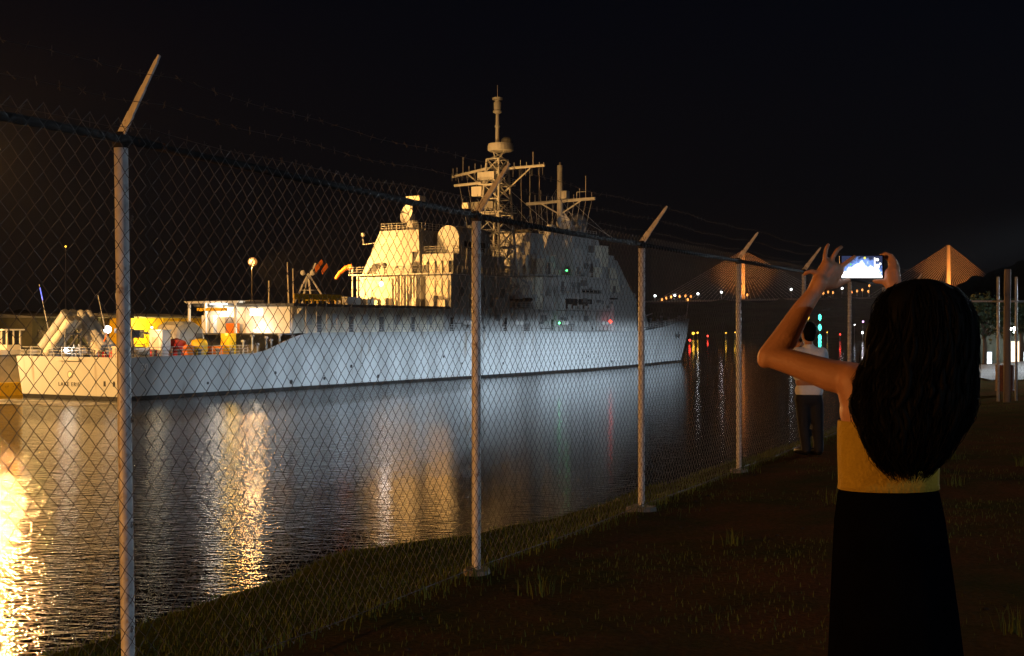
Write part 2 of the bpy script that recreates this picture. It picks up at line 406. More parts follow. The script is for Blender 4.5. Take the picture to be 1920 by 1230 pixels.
for fr in (.33, .64, .97):
    mb = MB(); pts = []; n_ = 12
    for k in KS[:-1]:
        for i in range(n_):
            u = i/n_; sag = .03*math.sin(PI*u)+.008*math.sin(u*17+k)
            pts.append(((k+u)*SP, -.24*fr+.012, 2.385+.325*fr-sag+.012))
    mb.path(pts, .0016, 3, caps=False)
    x = KS[0]*SP
    while x < KS[-1]*SP-.2:
        i = min(len(pts)-2, int((x/SP-KS[0])*n_)); q = (x-pts[i][0])/(pts[i+1][0]-pts[i][0]); c = Vector(pts[i]).lerp(Vector(pts[i+1]), q)
        for z in range(2):
            a = rr.random()*PI; d = Vector((rr.uniform(-.01,.01), math.cos(a)*.02, math.sin(a)*.02)); mb.tube(c-d, c+d, .0013, n=3)
        x += .125
    mb.build('barbed_wire', 'barb', fence, fix=False)
# ------------------------------------------------ cross fence at the back, with a stout timber post
bx = at(1728, 753, 28.8)
bf = empty('cross_fence', (8.9, 28.9, .15), 0, 'distant chain-link cross fence closing off the lawn at the back', 'fence')
MB().tube((0,0,2.02),(16,0,2.02),.022,n=8).build('top_rail', 'galv', bf)
for xq, zt in ((0,2.05),(1.655,2.55),(2.05,2.55),(4.5,2.05),(7.5,2.05),(10.5,2.05),(13.5,2.05)):
    MB().tube((xq,.05,-.3),(xq,.05,zt),.028,n=10).build('post', 'galv', bf, smooth=True)
mbp = MB()
for j in range(160):
    a0 = j*.1; mbp.path([(a0+(.05 if (i+j) % 2 else 0), 0, .03+i*.05) for i in range(41)], .0016, 3, caps=False)
o = mbp.build('mesh_panel', 'wire', bf, fix=False); o['kind'] = 'stuff'
tp = MB().path([(0,0,-.3),(0,0,1.3),(.015,0,2.72)], [.075,.073,.07], 12).build('timber_post', 'wood', smooth=True)
tp.location = (at(1888, 753, 28.4).x, 28.4, .12); tag(tp, 'stout grey timber post standing in front of the distant cross fence', 'post')
dr = MB().lathe([(.0,0),(.21,0),(.215,.02),(.205,.04),(.205,.28),(.215,.3),(.205,.32),(.205,.57),(.215,.6),(.19,.6),(.18,.5),(0,.5)], (0,0,0), 20).build('steel_drum', 'rustbin', smooth=False)
dr.location = (at(1884, 725, 31).x, 31, .12); tag(dr, 'rust brown steel drum behind the stout timber post', 'drum')

# ================================================================== LAMPS ON MASTS
def light_mast(name, base, h, color, power, label, em, lean=0, head=.9, radius=.5, kind='POINT', target=None, size=2.0, group=None, arms=2, poler=.16, blend=.6, gap=1.0, polem='galv'):
    t = empty(name, base, 0, label, 'light mast', group)
    MB().tube((0,0,-.2),(lean,0,h),poler,poler*.55,12).build('pole', polem, t, smooth=True)
    MB().lathe([(poler*2.2,0),(poler*2.2,.15),(poler*1.3,.3)], (0,0,0), 12).build('base_plinth', 'concrete', t)
    for i in range(arms):
        q = 2*PI*i/arms+.4
        off = 0 if arms == 1 else head*.7
        c = Vector((lean+math.cos(q)*off, math.sin(q)*off, h+.02))
        MB().tube((lean,0,h-.1), c, .05, n=6).build('bracket', 'galv', t)
        hd = MB().hexa([(c.x-head*.35,c.y-head*.35,c.z-.12),(c.x+head*.35,c.y-head*.35,c.z-.12),(c.x+head*.35,c.y+head*.35,c.z-.12),(c.x-head*.35,c.y+head*.35,c.z-.12),
                        (c.x-head*.2,c.y-head*.2,c.z+.2),(c.x+head*.2,c.y-head*.2,c.z+.2),(c.x+head*.2,c.y+head*.2,c.z+.2),(c.x-head*.2,c.y+head*.2,c.z+.2)]).build('lamp_housing', 'darkgrey', t)
        MB().ball((c.x,c.y,c.z-.16), head*.28, 10, 6, .6).build('bulb', em, hd, smooth=True)
    if power: light('lamp_light', kind, Vector(base)+Vector((lean,0,h-gap)), power, color, t, radius, target, size, blend)
    return t
SOD = (1.0,.48,.125); ORG = (1.0,.42,.10); COOL = (.71,.86,1.0)
# approach-wall mast just outside the left edge of the picture
L1 = at(-20, 282, 126)
light_mast('light_mast', (L1.x, L1.y, WATER+.2), L1.z-WATER, SOD, 120000, 'tall sodium light mast on the approach wall astern of the warship', 'e_sod', radius=.4, gap=.8, kind='SPOT', target=(0, 0, -6), size=math.radians(150), blend=.5)
light_mast('light_mast', (-78, 88, WATER+.2), 24, SOD, 470000, 'tall sodium light mast far astern of the warship on the canal wall', 'e_sod', radius=.8, kind='SPOT', target=(-20, 190, 4), size=math.radians(50), blend=.4)
L1b = at(-80, 300, 121)  # unseen second mast, added to spread the glitter on the water
light_mast('light_mast', (L1b.x, L1b.y, WATER+.2), L1b.z-WATER, SOD, 170000, 'second tall sodium light mast added off frame to widen the water glitter', 'e_sod', radius=.4, gap=.8, kind='SPOT', target=(0, 0, -6), size=math.radians(150), blend=.5)
L4 = at(472, 492, 200)
light_mast('light_mast', (L4.x, 200, WATER+5.1), L4.z-WATER-5.1, SOD, 210000, 'slender lamp mast with one orange light behind the flight deck', 'e_sod2', radius=.5, arms=1, head=1.1, poler=.12, gap=.7, polem='rail', kind='SPOT', target=tuple(Vector((-47.8+66*.502, 144.4+66*.865, WATER+14))), size=math.radians(105), blend=.5)
light('lamp_light', 'POINT', (L4.x, 199.2, L4.z+.6), 3500, SOD, [o for o in bpy.data.objects if o.get('label','').startswith('slender')][0], .6)
gb = MB().ball((0,0,0), .46, 14, 9).build('lamp_globe', emat('sodium_globe', (1.0,.52,.16), 2.2), smooth=True); gb.parent = [o for o in bpy.data.objects if o.name.startswith('light_mast') and o.get('label','').startswith('slender')][0]; gb.location = (0,0,L4.z-WATER-5.0); rg_ = MB().lathe([(.2,-.7),(.55,-.48),(.72,-.1),(.7,.15),(.5,.45),(.2,.62)], (0,0,0), 18).build('halo_disc', emat('amber_halo', (1.0,.34,.06), .42), gb, smooth=True); rg_.location = (0,.6,.05)  # glowing disc behind the globe paints in its halo
# amber lamp left of the camera, on an unseen mooring dolphin added to hold it
light_mast('light_mast', (-26, -10, WATER+7.5), 2.4, ORG, 40000, 'amber lamp mast on an added mooring dolphin beside the near bank', 'e_sod', radius=.25, arms=1, gap=.6)
dl = MB().lathe([(2.4,-4),(2.4,7.2),(2.2,7.5)], (-26,-10,WATER), 20).build('mooring_dolphin', 'concrete', smooth=False); tag(dl, 'round concrete mooring dolphin added out of view to carry the amber lamp mast', 'mooring dolphin')
# cool floodlights on the near bank, a cluster of narrow beams along the hull
fm_ = light_mast('light_mast', (62, 100, .5), 15, COOL, 0, 'cool white floodlight mast on the near bank facing the hull', 'e_white', arms=4)
for i in range(26):
    s_ = 6+i*6.2; tg = Vector((-47.8+s_*.502+7, 144.4+s_*.865-4, WATER+.8)); d_ = (tg-Vector((62,100,14.4))).length
    pw = interp([(0,60000),(14,230000),(30,400000),(50,560000),(70,700000),(90,820000),(110,820000),(135,720000),(170,640000)], s_)*(d_/125)**1.2*.80
    light('lamp_light', 'SPOT', (62, 100, 14.4), pw, COOL, fm_, .4, tg, 2*math.atan(9.2/d_), .6)
light('lamp_light', 'SPOT', (62, 100, 14.8), 180000, (.66,.84,1), fm_, .4, (14, 247, WATER+6.5), math.radians(22), .9)
# cool street lamp over the lit forecourt at the right
light_mast('light_mast', (17, -7, .1), 6.5, (.62,.80,1.0), 6000, 'cool white lamp mast on the lawn behind the viewer', 'e_white', radius=.2, arms=1, gap=.6)
light_mast('light_mast', (27.5, 44, .3), 7.5, (.75,.88,1.0), 28000, 'cool white street lamp over the lit forecourt', 'e_white', radius=.2, arms=1, gap=.6)

# ================================================================== THE WARSHIP
# local frame: x = metres forward of the transom, y = metres to port, z = metres above the waterline
HD_ = Vector((.502, .865)).normalized()
SHIP0 = Vector((-47.8, 144.4, WATER)); SRZ = math.atan2(HD_.y, HD_.x)
def shipw(s, v, z): return Vector((SHIP0.x+s*HD_.x+v*HD_.y, SHIP0.y+s*HD_.y-v*HD_.x, SHIP0.z+z))
ship = empty('warship', SHIP0, SRZ, 'long haze grey cruiser with lattice mast and boxy superstructure, moored stern towards the viewer', 'warship')
class SB(MB):
    # boxes given in (s, v) with v positive to starboard
    def b(s, s0, s1, v0, v1, z0, z1): return s.box(s0, s1, -v1, -v0, z0, z1)
    def t(s, p, q, r, n=6, r1=None): return s.tube((p[0],-p[1],p[2]), (q[0],-q[1],q[2]), r, r1, n)
    def pth(s, pts, r, n=6): return s.path([(p[0],-p[1],p[2]) for p in pts], r, n)
    def hx(s, p): return s.hexa([(q[0],-q[1],q[2]) for q in p])
def sp(name, m, mb, parent=None, smooth=False, label=None): return mb.build(name, m, ship if parent is None else parent, smooth, True, label)
ST = [ # s, half beam deck, half beam waterline, deck height
 (0,8.35,7.6,4.55),(3,8.4,7.75,4.57),(8,8.5,7.9,4.6),(14,8.55,8.0,4.6),(19.5,8.55,8.1,4.6),(22,8.55,8.15,4.95),(24,8.5,8.15,5.55),(26,8.5,8.2,6.15),(28,8.5,8.2,6.65),(30,8.5,8.2,6.98),
 (40,8.5,8.3,7.0),(60,8.5,8.35,7.0),(80,8.5,8.35,6.95),(100,8.45,8.2,6.9),(112,8.3,7.7,6.8),(122,8.0,6.9,6.75),(130,7.5,5.9,6.8),(138,6.8,4.7,7.1),(146,5.8,3.4,7.6),(153,4.6,2.2,8.1),(159,3.4,1.3,8.55),(164,2.3,.6,8.9),(168,1.35,.12,9.15),(171,.6,.10,9.32),(172.8,.12,.08,9.4)]
ZR = [-1.6, .38, .9, .38+.25, .55, .8]
def hullrow(st, z):
    s, bd, bw, dz = st
    k = max(0, min(1, z/dz)); flare = k**1.5 if s > 120 else k
    hb = bw+(bd-bw)*flare
    return hb
def stem(s, z):
    # stations past the waterline stem: the plating starts at the raked stem line
    if s <= 168: return s
    return s
def hull_rows(z_of):
    L = []; 
    for st in ST:
        s, bd, bw, dz = st; row = []
        for q in z_of:
            z = q if q <= .38 else .38+(dz-.38)*q_frac[q]
            zz = z
            if s > 168:
                zmin = (s-168)/4.8*9.0
                zz = max(z, min(zmin, dz-.02)) 
            row.append((s, hullrow(st, zz), zz))
        L.append(row)
    return L
q_frac = {1:.12, 2:.3, 3:.5, 4:.7, 5:.86, 6:1.0}
def loft(rows_z, name, m):
    mb = SB(); R_ = hull_rows(rows_z); nz = len(rows_z)
    for side in (1, -1):
        o = len(mb.v)
        for row in R_:
            for (s, hb, z) in row:
                rake = -.25*(z/4.6) if s == 0 else 0
                mb.v.append((s+rake, -side*hb, z))
        for i in range(len(R_)-1):
            for j in range(nz-1):
                mb.f.append((o+i*nz+j, o+(i+1)*nz+j, o+(i+1)*nz+j+1, o+i*nz+j+1))
    n1 = len(R_)*nz                      # transom closing both sides
    for j in range(nz-1): mb.f.append((j, j+1, n1+j+1, n1+j))
    bm_me = mb.mesh(name)
    bm = bmesh.new(); bm.from_mesh(bm_me); bmesh.ops.remove_doubles(bm, verts=bm.verts, dist=.001); bmesh.ops.recalc_face_normals(bm, faces=bm.faces); bm.to_mesh(bm_me); bm.free()
    bm_me.materials.append(M[m]); o = bpy.data.objects.new(name, bm_me); COL.objects.link(o); o.parent = ship; return o
hull = loft([.38,1,2,3,4,5,6], 'hull', 'hull')
loft([-1.6,-.5,.0,.38], 'waterline_band', 'boot')
# decks
mb = SB()
fan = [st for st in ST if st[0] <= 30]
for (a, b) in zip(fan, fan[1:]):
    mb.add([(a[0],-a[1]+.12,4.3),(b[0],-b[1]+.12,4.3),(b[0],b[1]-.12,4.3),(a[0],a[1]-.12,4.3)], [(0,1,2,3)])
sp('fantail_deck', 'deck', mb)
mb = SB(); md = [st for st in ST if st[0] >= 28]
for (a, b) in zip(md, md[1:]):
    za, zb = a[3]-.12 if a[0] > 28 else 6.86, b[3]-.12
    mb.add([(a[0],-a[1]+.06,za),(b[0],-b[1]+.06,zb),(b[0],b[1]-.06,zb),(a[0],a[1]-.06,za)], [(0,1,2,3)])
sp('main_deck', 'deck', mb)
# rubbing strake, sheer strake line and plate seams
for side in (1, -1):
    sp('sheer_strake', 'hull', SB().path([(st[0], -side*(st[1]+.015), st[3]-.03) for st in ST], .07, 5))
for sx_ in (12, 24, 36, 48, 60, 72, 84, 96, 108, 120, 132, 144, 156):
    i = max(k for k, st in enumerate(ST) if st[0] <= sx_); a, b = ST[i], ST[i+1]; u = (sx_-a[0])/(b[0]-a[0]); st = tuple(x+(y-x)*u for x, y in zip(a, b))
    zz = [.42+(st[3]-.5)*q/6 for q in range(7)]
    sp('plate_seam', 'hull', SB().path([(sx_, -(hullrow(st, z)+.004), z) for z in zz], .022, 4))
for sx_, z, r in ((12.5,1.4,.16),(24.0,2.2,.2),(27,1.0,.28),(33.5,1.2,.2),(39,2.6,.22),(45,1.1,.25),(61,3.4,.2),(66,2.3,.16),(78,2.0,.2),(95,1.6,.25),(108,2.5,.2),(119,1.3,.22)):
    i = max(k for k, st in enumerate(ST) if st[0] <= sx_); a, b = ST[i], ST[i+1]; u = (sx_-a[0])/(b[0]-a[0]); st = tuple(x+(y-x)*u for x, y in zip(a, b))
    y = -(hullrow(st, z)+.02); mb = MB().path([(sx_, y+.05, z),(sx_, y-.03, z)], r, 12); sp('discharge_port', 'dark', mb, hull)
# anchor at the bow
sp('anchor', 'dark', SB().pth([(160,3.0,5.4),(160.2,3.05,6.6)], .12).pth([(159.2,2.95,5.9),(160,3.05,5.3),(160.9,2.9,5.9)], .16))
# transom writing and emblem
def letters(body, size, m, loc, rot, name):
    me = text_mesh(body, size, .012); me.materials.append(M[m])
    o = bpy.data.objects.new(name, me); COL.objects.link(o); o.parent = ship; o.location = loc; o.rotation_euler = rot; return o
rk = math.atan2(.25, 4.6)
letters('LAKE ERIE', .62, 'boot', (-.105-.02, 0.1, 1.55), (PI/2+rk, 0, -PI/2), 'ship_name')
letters('70', 1.05, 'white', (2.6, -8.30, 3.45), (PI/2+.13, 0, .02), 'hull_number')
em = MB().path([(-.17,-.1,2.62),(-.13,-.1,2.62)], .42, 20); e0 = sp('emblem', 'darkgrey', em)
sp('emblem_ring', 'cream', MB().path([(-.19,-.1,2.62),(-.165,-.1,2.62)], .30, 20), e0)
for v in (5.3, 6.7): sp('stern_port', 'dark', SB().b(-.16,-.05,v-.13,v+.13,1.45,2.0))
sp('transom_step', 'grey', SB().b(-.6,-.22,-1.6,1.9,4.12,4.3))
# guard rails (stanchions and wires joined per run)
def guardrail(pts, h=1.05, m='grey', step=1.6, name='guard_rail', wires=3, r=.03):
    mb = SB()
    for p, q in zip(pts, pts[1:]):
        p, q = Vector(p), Vector(q); n_ = max(1, round((q-p).length/step))
        for i in range(n_+1):
            c = p.lerp(q, i/n_); mb.t(c, c+Vector((0,0,h)), r*1.25, 5)
        for k in range(wires):
            z = Vector((0,0,h*(k+1)/wires)); mb.t(p+z, q+z, r, 4)
    return sp(name, m, mb)
guardrail([(19,8.35,4.55),(10,8.35,4.55),(.3,8.1,4.5),(.1,-8.1,4.5),(10,-8.35,4.55),(19,-8.35,4.55)])
guardrail([(30,8.35,7.0),(60,8.4,7.0),(100,8.3,6.9),(118,8.1,6.8)], name='guard_rail')
guardrail([(131,7.3,6.8),(146,5.7,7.6),(159,3.3,8.55),(168,1.3,9.15)])
# ---------------------------------------------------------------- fantail gear
def canister_launcher(s0, sgn, dv):
    # four tubes in a sloping rack, muzzles up and outboard
    lau = sp('launcher_frame', 'darkgrey', SB().b(s0-.1,s0+2.5,dv-.3*sgn-.4,dv-.3*sgn+.4,4.3,4.7).t((s0+.1,dv+sgn*2.6,4.3),(s0+.1,dv-sgn*.6,7.5),.11).t((s0+2.3,dv+sgn*2.6,4.3),(s0+2.3,dv-sgn*.6,7.5),.11)
             .t((s0+.1,dv-sgn*.4,4.3),(s0+.1,dv-sgn*.4,7.2),.1).t((s0+2.3,dv-sgn*.4,4.3),(s0+2.3,dv-sgn*.4,7.2),.1).t((s0+.1,dv-sgn*.4,7.0),(s0+2.3,dv-sgn*.4,7.0),.09).t((s0+.1,dv-sgn*.4,4.4),(s0+.1,dv+sgn*1.4,5.6),.08))
    for i in range(2):
        for j in range(2):
            d = Vector((0,-sgn,.98)).normalized(); up = Vector((0,sgn*.98,1)).normalized()
            b0 = Vector((s0+.55+i*1.05, sgn*3.3+dv, 4.75))+up*(j*1.02); e = b0+d*5.6
            mb = SB().pth([b0, e], .47, 14)
            for f_ in (.02,.3,.62,.97): c = b0.lerp(e, f_); mb.pth([c-d*.07, c+d*.07], .53, 14)
            o = sp('launch_tube', 'grey' if j else 'cream', mb, smooth=False)
            sp('tube_cap', 'darkgrey', SB().pth([e+d*.075, e+d*.13], .42, 14), o)
canister_launcher(2.6, -1, -4.3); canister_launcher(6.2, 1, -6.2)
for v, s_, tp_, nm in ((-3.0,.4,(-.9,-3.9,12.4),'flagstaff'),(4.6,1.5,(.7,3.4,11.2),'whip_antenna'),(6.6,1.5,(.9,5.8,11.4),'whip_antenna')):
    sp(nm, 'grey', SB().t((s_,v,4.3),tp_,.06,6,.03))
sp('flagstaff_light', emat('blue_tip_light', (.15,.2,1.0), 2.0), SB().t((-.65,-3.65,10.7),(-.85,-3.86,12.1),.05))
for i, (s_, v) in enumerate(((1.2,-6.2),(1.3,-4.6),(1.0,2.3),(1.3,3.2),(2.5,7.2),(5,7.3),(9,7.2),(12,7.4),(1.2,6.2),(15,7.3),(17.5,7.3))):
    sp('bollard', 'darkgrey', SB().lathe([(.28,0),(.28,.1),(.2,.15),(.2,.75),(.3,.8),(.3,.95),(.1,1.0)], (s_,-v,4.3), 10), smooth=False)
sp('capstan', 'cream', SB().lathe([(.6,0),(.6,.2),(.42,.4),(.36,.9),(.5,1.25),(.55,1.4),(.3,1.5)], (2.8,-5.4,4.3), 14))
sp('stern_locker', 'cream', SB().b(1.2,2.6,5.0,7.0,4.3,5.6).b(1.15,2.65,4.95,7.05,5.6,5.7))
sp('stern_ladder', 'grey', SB().t((1.6,-.9,4.3),(1.2,-.9,5.9),.05).t((1.6,-.1,4.3),(1.2,-.1,5.9),.05).t((1.5,-.9,4.8),(1.5,-.1,4.8),.04).t((1.3,-.9,5.4),(1.3,-.1,5.4),.04))
sp('deck_crane', 'darkgrey', SB().t((2.2,6.9,4.3),(2.2,6.9,7.6),.22,8).b(1.7,2.9,6.5,7.4,6.6,7.4).t((2.2,6.9,7.2),(2.2,5.0,7.3),.13).b(1.9,2.5,4.6,5.1,7.1,7.6))
# aft gun mount
gz = 4.3
prof = [(-2.5,0),(-2.7,.6),(-2.6,2.2),(-2.2,3.3),(-1.2,3.75),(.8,3.75),(2.0,3.1),(2.6,1.7),(2.7,.3),(2.6,0)]
mbg = SB(); nn = len(prof); hw = [1.15,1.35,1.55,1.35,.95]; off = [-1.0,-.55,0,.55,1.0]
vs_ = []
for k, (yy, sc_) in enumerate(((-1.75,.80),(-1.6,.93),(-1.2,1.0),(1.2,1.0),(1.6,.93),(1.75,.80))):
    for (x, z) in prof: vs_.append((16.6+x*sc_, yy, gz+.35+z*sc_))
fs = [tuple(range(nn))]+[tuple(range(5*nn+nn-1, 5*nn-1, -1))]
for k in range(5):
    for i in range(nn): fs.append((k*nn+i, k*nn+(i+1)%nn, (k+1)*nn+(i+1)%nn, (k+1)*nn+i))
gun = sp('gun_house', 'grey', mbg.add(vs_, fs), label='rounded grey gun house on the low after deck')
sp('gun_ring', 'darkgrey', SB().lathe([(2.3,0),(2.3,.4)], (16.6,0,gz), 20), gun)
sp('gun_barrel', 'grey', SB().t((14.0,0,6.6),(7.6,0,7.6),.16,10,.09).t((14.3,0,6.55),(13.0,0,6.75),.3,10,.24), gun)
sp('gun_hatch', 'darkgrey', SB().b(17.3,18.4,1.76,1.82,5.2,7.0), gun)
sp('control_cabinet', 'white', SB().b(9.6,10.9,2.0,4.0,4.3,7.3).b(9.5,11,1.9,4.1,7.3,7.45), label='small white lit cabinet before the gun house')
sp('cabinet_door', 'cream', SB().b(9.55,9.6,2.4,3.4,4.5,6.6))
for i, (s_, v) in enumerate(((1.6,3.1),(2.2,4.1),(8.6,3.6))):
    d = sp('fuel_drum', 'red', SB().lathe([(.42,0),(.45,.03),(.42,.06),(.42,.42),(.45,.45),(.42,.48),(.42,.9),(.45,.93),(.3,.93)], (s_,-v,4.3), 14))
sp('red_tarpaulin_bundle', 'red', SB().hexa([(11.2,-4.6,4.3),(13.4,-4.6,4.3),(13.4,-2.4,4.3),(11.2,-2.4,4.3),(11.6,-4.2,6.3),(13.0,-4.3,6.1),(13.1,-2.8,6.5),(11.5,-2.7,6.2)]))
pu = sp('pump_cabinet', 'yellow', SB().b(17.4,18.6,5.6,6.9,4.3,7.0), label='upright yellow cabinet at the edge of the after deck')
sp('cabinet_door', 'yellow', SB().b(17.34,17.4,5.75,6.75,4.5,6.8), pu)
sp('pump_tank', 'yellow', SB().lathe([(.1,0),(.8,.1),(.95,.5),(.95,1.5),(.8,1.9),(.3,2.05)], (13.4,-6.0,4.35), 16), smooth=True, label='round yellow tank beside the gun house')
sp('pump_box', 'orange', SB().b(14.6,16.4,5.6,6.9,4.3,5.5))
sp('hose_reel', 'orange', SB().path([(11.4,-6.6,5.1),(11.4,-5.9,5.1)], .65, 14))
for i in range(9):      # ventilators, lockers and posts in the dark recess under the flight deck
    s_ = 19.5+i*1.25; h = [1.6,2.2,1.2,2.0,1.7,2.3,1.4,2.1,1.3][i]
    sp('ventilator', 'grey', SB().t((s_,7.2+.3*(i%2),4.3),(s_,7.2+.3*(i%2),4.3+h),.12,7).lathe([(.12,0),(.26,.08),(.26,.25),(.1,.33)], (s_,-(7.2+.3*(i%2)),4.3+h), 8))
# ---------------------------------------------------------------- after deckhouse and flight deck
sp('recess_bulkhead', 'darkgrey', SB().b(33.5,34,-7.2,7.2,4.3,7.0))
ah = sp('after_deckhouse', 'cream', SB().b(28.6,63,-7.3,7.1,6.95,10.3), label='pale after deckhouse under the flight deck')
fd = sp('flight_deck', 'deck', SB().hx([(27.6,-8.3,10.32),(64,-8.3,10.32),(64,8.2,10.32),(27.6,8.2,10.32),(27.4,-8.4,10.66),(64,-8.4,10.66),(64,8.3,10.66),(27.4,8.3,10.66)]))
for i in range(10):
    s_ = 29.5+i*3.5; sp('deck_bracket', 'grey', SB().hx([(s_,7.1,9.2),(s_+.12,7.1,9.2),(s_+.12,7.12,9.2),(s_,7.12,9.2),(s_,7.1,10.3),(s_+.12,7.1,10.3),(s_+.12,8.2,10.3),(s_,8.2,10.3)]), ah)
for i, s_ in enumerate((31,33.4,36.5,40.2,43,47,50.5,54.5,58.5)):
    sp('door' if i % 2 else 'vent_panel', 'darkgrey' if i % 2 else 'grey', SB().b(s_,s_+.95,7.1,7.18,7.05,9.1) if i % 2 else SB().b(s_,s_+1.3,7.1,7.25,8.0,9.4), ah)
for i in range(16):
    s_ = 30+i*2.1; sp('stanchion', 'grey', SB().t((s_,8.15,7.0),(s_,8.15,10.35),.055,6), ah)
# aft face: white shelter with an open lit bay, then plain wall
sh = sp('shelter_wall', 'white', SB().b(28.3,28.6,-.2,7.0,6.95,10.3), label='plain white wall of the lit shelter')
sp('shelter_roof', 'white', SB().hx([(26.2,-8.3,10.75),(31,-8.3,10.75),(31,.4,10.75),(26.2,.4,10.75),(25.9,-8.5,11.0),(31,-8.5,11.15),(31,.6,11.15),(25.9,.6,11.0)]), label='white shelter roof over the brightly lit bay')
for v in (-8.0,-5.2,-.2): sp('shelter_post', 'white', SB().b(26.3,26.55,v-.13,v+.13,6.9,10.75))
sp('shelter_beam', 'yellow', SB().b(26.32,26.5,-6.6,-1.6,9.75,10.15))
sp('shelter_floor', 'deck', SB().b(26.0,28.6,-8.2,7.6,6.75,6.94))
sp('shelter_crate', 'white', SB().b(27.2,28.4,-6.6,-4.6,6.95,9.2)); sp('shelter_crate', 'white', SB().b(27.0,28.4,-3.8,-2.4,6.95,9.0)); sp('shelter_crate', 'orange', SB().b(26.8,28.0,-2.1,-.9,6.95,8.2))
sp('shelter_window', 'lwin', SB().b(28.24,28.3,.6,2.6,9.2,10.0), sh)
sp('shelter_lamp', 'lwin', SB().b(27.2,27.4,-5.2,-2.4,10.58,10.68))
light('lamp_light', 'POINT', shipw(27.1,-3.8,9.9), 650, (1,.88,.70), ship, .7)
light('lamp_light', 'POINT', shipw(26.8,2.6,7.5), 280, (1,.85,.62), ship, .5)
sp('deck_lamp', 'e_sod', SB().ball((26.8,-2.6,7.3), .14, 8, 5))
# flight deck clutter
guardrail([(28,7.9,10.66),(37.5,7.9,10.66)], 1.15, 'yellow', 1.0, 'safety_rail', 2, .07)
guardrail([(37.5,7.9,10.66),(37.5,2,10.66)], 1.15, 'yellow', 1.0, 'safety_rail', 2, .07)
sp('safety_rail_panel', 'yellow', SB().b(27.9,37.4,7.84,7.88,11.35,11.75))
sp('signal_pole', 'cream', SB().t((30.2,2.0,10.66),(30.2,2.0,13.6),.09))
sp('signal_pole', 'cream', SB().t((35.8,0.6,10.66),(35.6,.5,16.2),.12,6,.07)); sp('signal_pole', 'cream', SB().t((36.4,.9,10.66),(36.4,.8,15.4),.11,6,.07))
tr = sp('wind_cone_frame', 'white', SB().t((36.9,.5,10.66),(38.8,1.4,14.8),.14).t((40.8,3.2,10.66),(38.8,1.4,14.8),.14).t((40,-.6,10.66),(38.8,1.4,14.8),.14).t((37.8,2.8,10.66),(38.8,1.4,14.8),.14).t((38.8,1.4,14.0),(39.4,2.2,16.2),.12).t((37.9,.9,12.6),(39.7,2.2,12.6),.09), label='white tripod frame standing on the flight deck')
for c in ((38.2,-1.0,14.9),(39.1,-1.9,14.9)): sp('signal_ball', 'white', SB().ball(c, .36, 10, 7), tr, smooth=True)
sp('signal_flag', 'orange', SB().hexa([(39.3,-2.3,15.0),(40.1,-2.9,16.2),(40.1,-2.98,16.2),(39.3,-2.38,15.0),(39.05,-2.3,15.6),(39.7,-2.9,16.7),(39.7,-2.98,16.7),(39.05,-2.38,15.6)]))
sp('signal_flag', 'orange', SB().hexa([(39.9,-2.9,14.7),(40.6,-3.3,15.7),(40.6,-3.38,15.7),(39.9,-2.98,14.7),(39.7,-2.9,15.2),(40.3,-3.3,16.2),(40.3,-3.38,16.2),(39.7,-2.98,15.2)]))
sp('stores_box', 'white', SB().b(40.5,43.5,4.5,6.6,10.66,11.7)); sp('stores_box', 'cream', SB().b(44.5,46,5.2,7.0,10.66,11.5))
sp('lamp_arm', 'grey', SB().pth([(46.5,6.2,10.66),(46.5,6.2,12.6),(46.6,7.6,13.6)], .07))
sp('arm_lamp', emat('arm_lamp_glass', (.75,.9,1), 6), SB().ball((46.6,-7.7,13.55), .3, 10, 6), smooth=True)
light('lamp_light', 'POINT', shipw(46.6,8.4,13.2), 100, (.75,.9,1), ship, .5)
sp('wind_cone_pole', 'grey', SB().t((62.4,-9.0,10.3),(62.4,-9.0,17.0),.12))
sp('wind_cone', 'orange', SB().pth([(62.4,-9.1,16.9),(62.0,-10.0,16.6),(61.6,-10.8,15.9),(61.3,-11.4,15.0)], [.42,.36,.3,.2], 10))
# ---------------------------------------------------------------- hangar block
hb = sp('hangar_block', 'grey', SB().b(63,80,-8.7,8.4,10.5,15.4), label='flat grey hangar face lit by sodium lamps')
sp('hangar_catwalk', 'grey', SB().b(61.6,81,-9.2,9.6,15.4,15.62), hb)
guardrail([(61.7,-9.1,15.6),(61.7,9.5,15.6),(80.8,9.5,15.6)], 1.1, 'grey', 1.4)
sp('hangar_door', 'cream', SB().b(62.86,63,-7.0,-2.2,10.66,14.7), hb)
sp('hangar_door_frame', 'grey', SB().b(62.8,62.99,-7.25,-7.0,10.6,14.95).b(62.8,62.99,-2.2,-1.95,10.6,14.95).b(62.8,62.99,-7.25,-1.95,14.75,14.97), hb)
for v in (-1.3,-.2,.9,2.0): sp('vent_pipe', 'cream', SB().t((62.7,v,10.66),(62.7,v,15.3),.17,8), hb)
sp('recess_shade_strip', 'dark', SB().b(62.96,63.02,3.1,3.9,10.66,15.2), hb)  # dark strip laid on the face as the shade of a recess
sp('hangar_door', 'cream', SB().b(62.88,63,4.6,7.9,10.66,14.6), hb)
for v in (5.6, 6.8): sp('door_rib', 'grey', SB().b(62.8,62.9,v,v+.12,10.66,14.6), hb)
dd = sp('personnel_door', 'white', SB().b(62.84,62.99,.75,1.7,10.66,12.6), hb)
sp('door_dado', 'darkgrey', SB().b(62.9,62.99,-8.6,-7.3,10.66,12.2), hb)
for i in range(6): sp('equipment_locker', 'cream' if i % 2 else 'grey', SB().b(62.0,62.75,[-6.5,-4.8,-3.4,2.4,5.1,6.9][i],[-5.4,-4.0,-2.6,2.9,6.0,8.0][i],10.66,[12.2,11.7,12.0,11.9,12.3,11.6][i]))
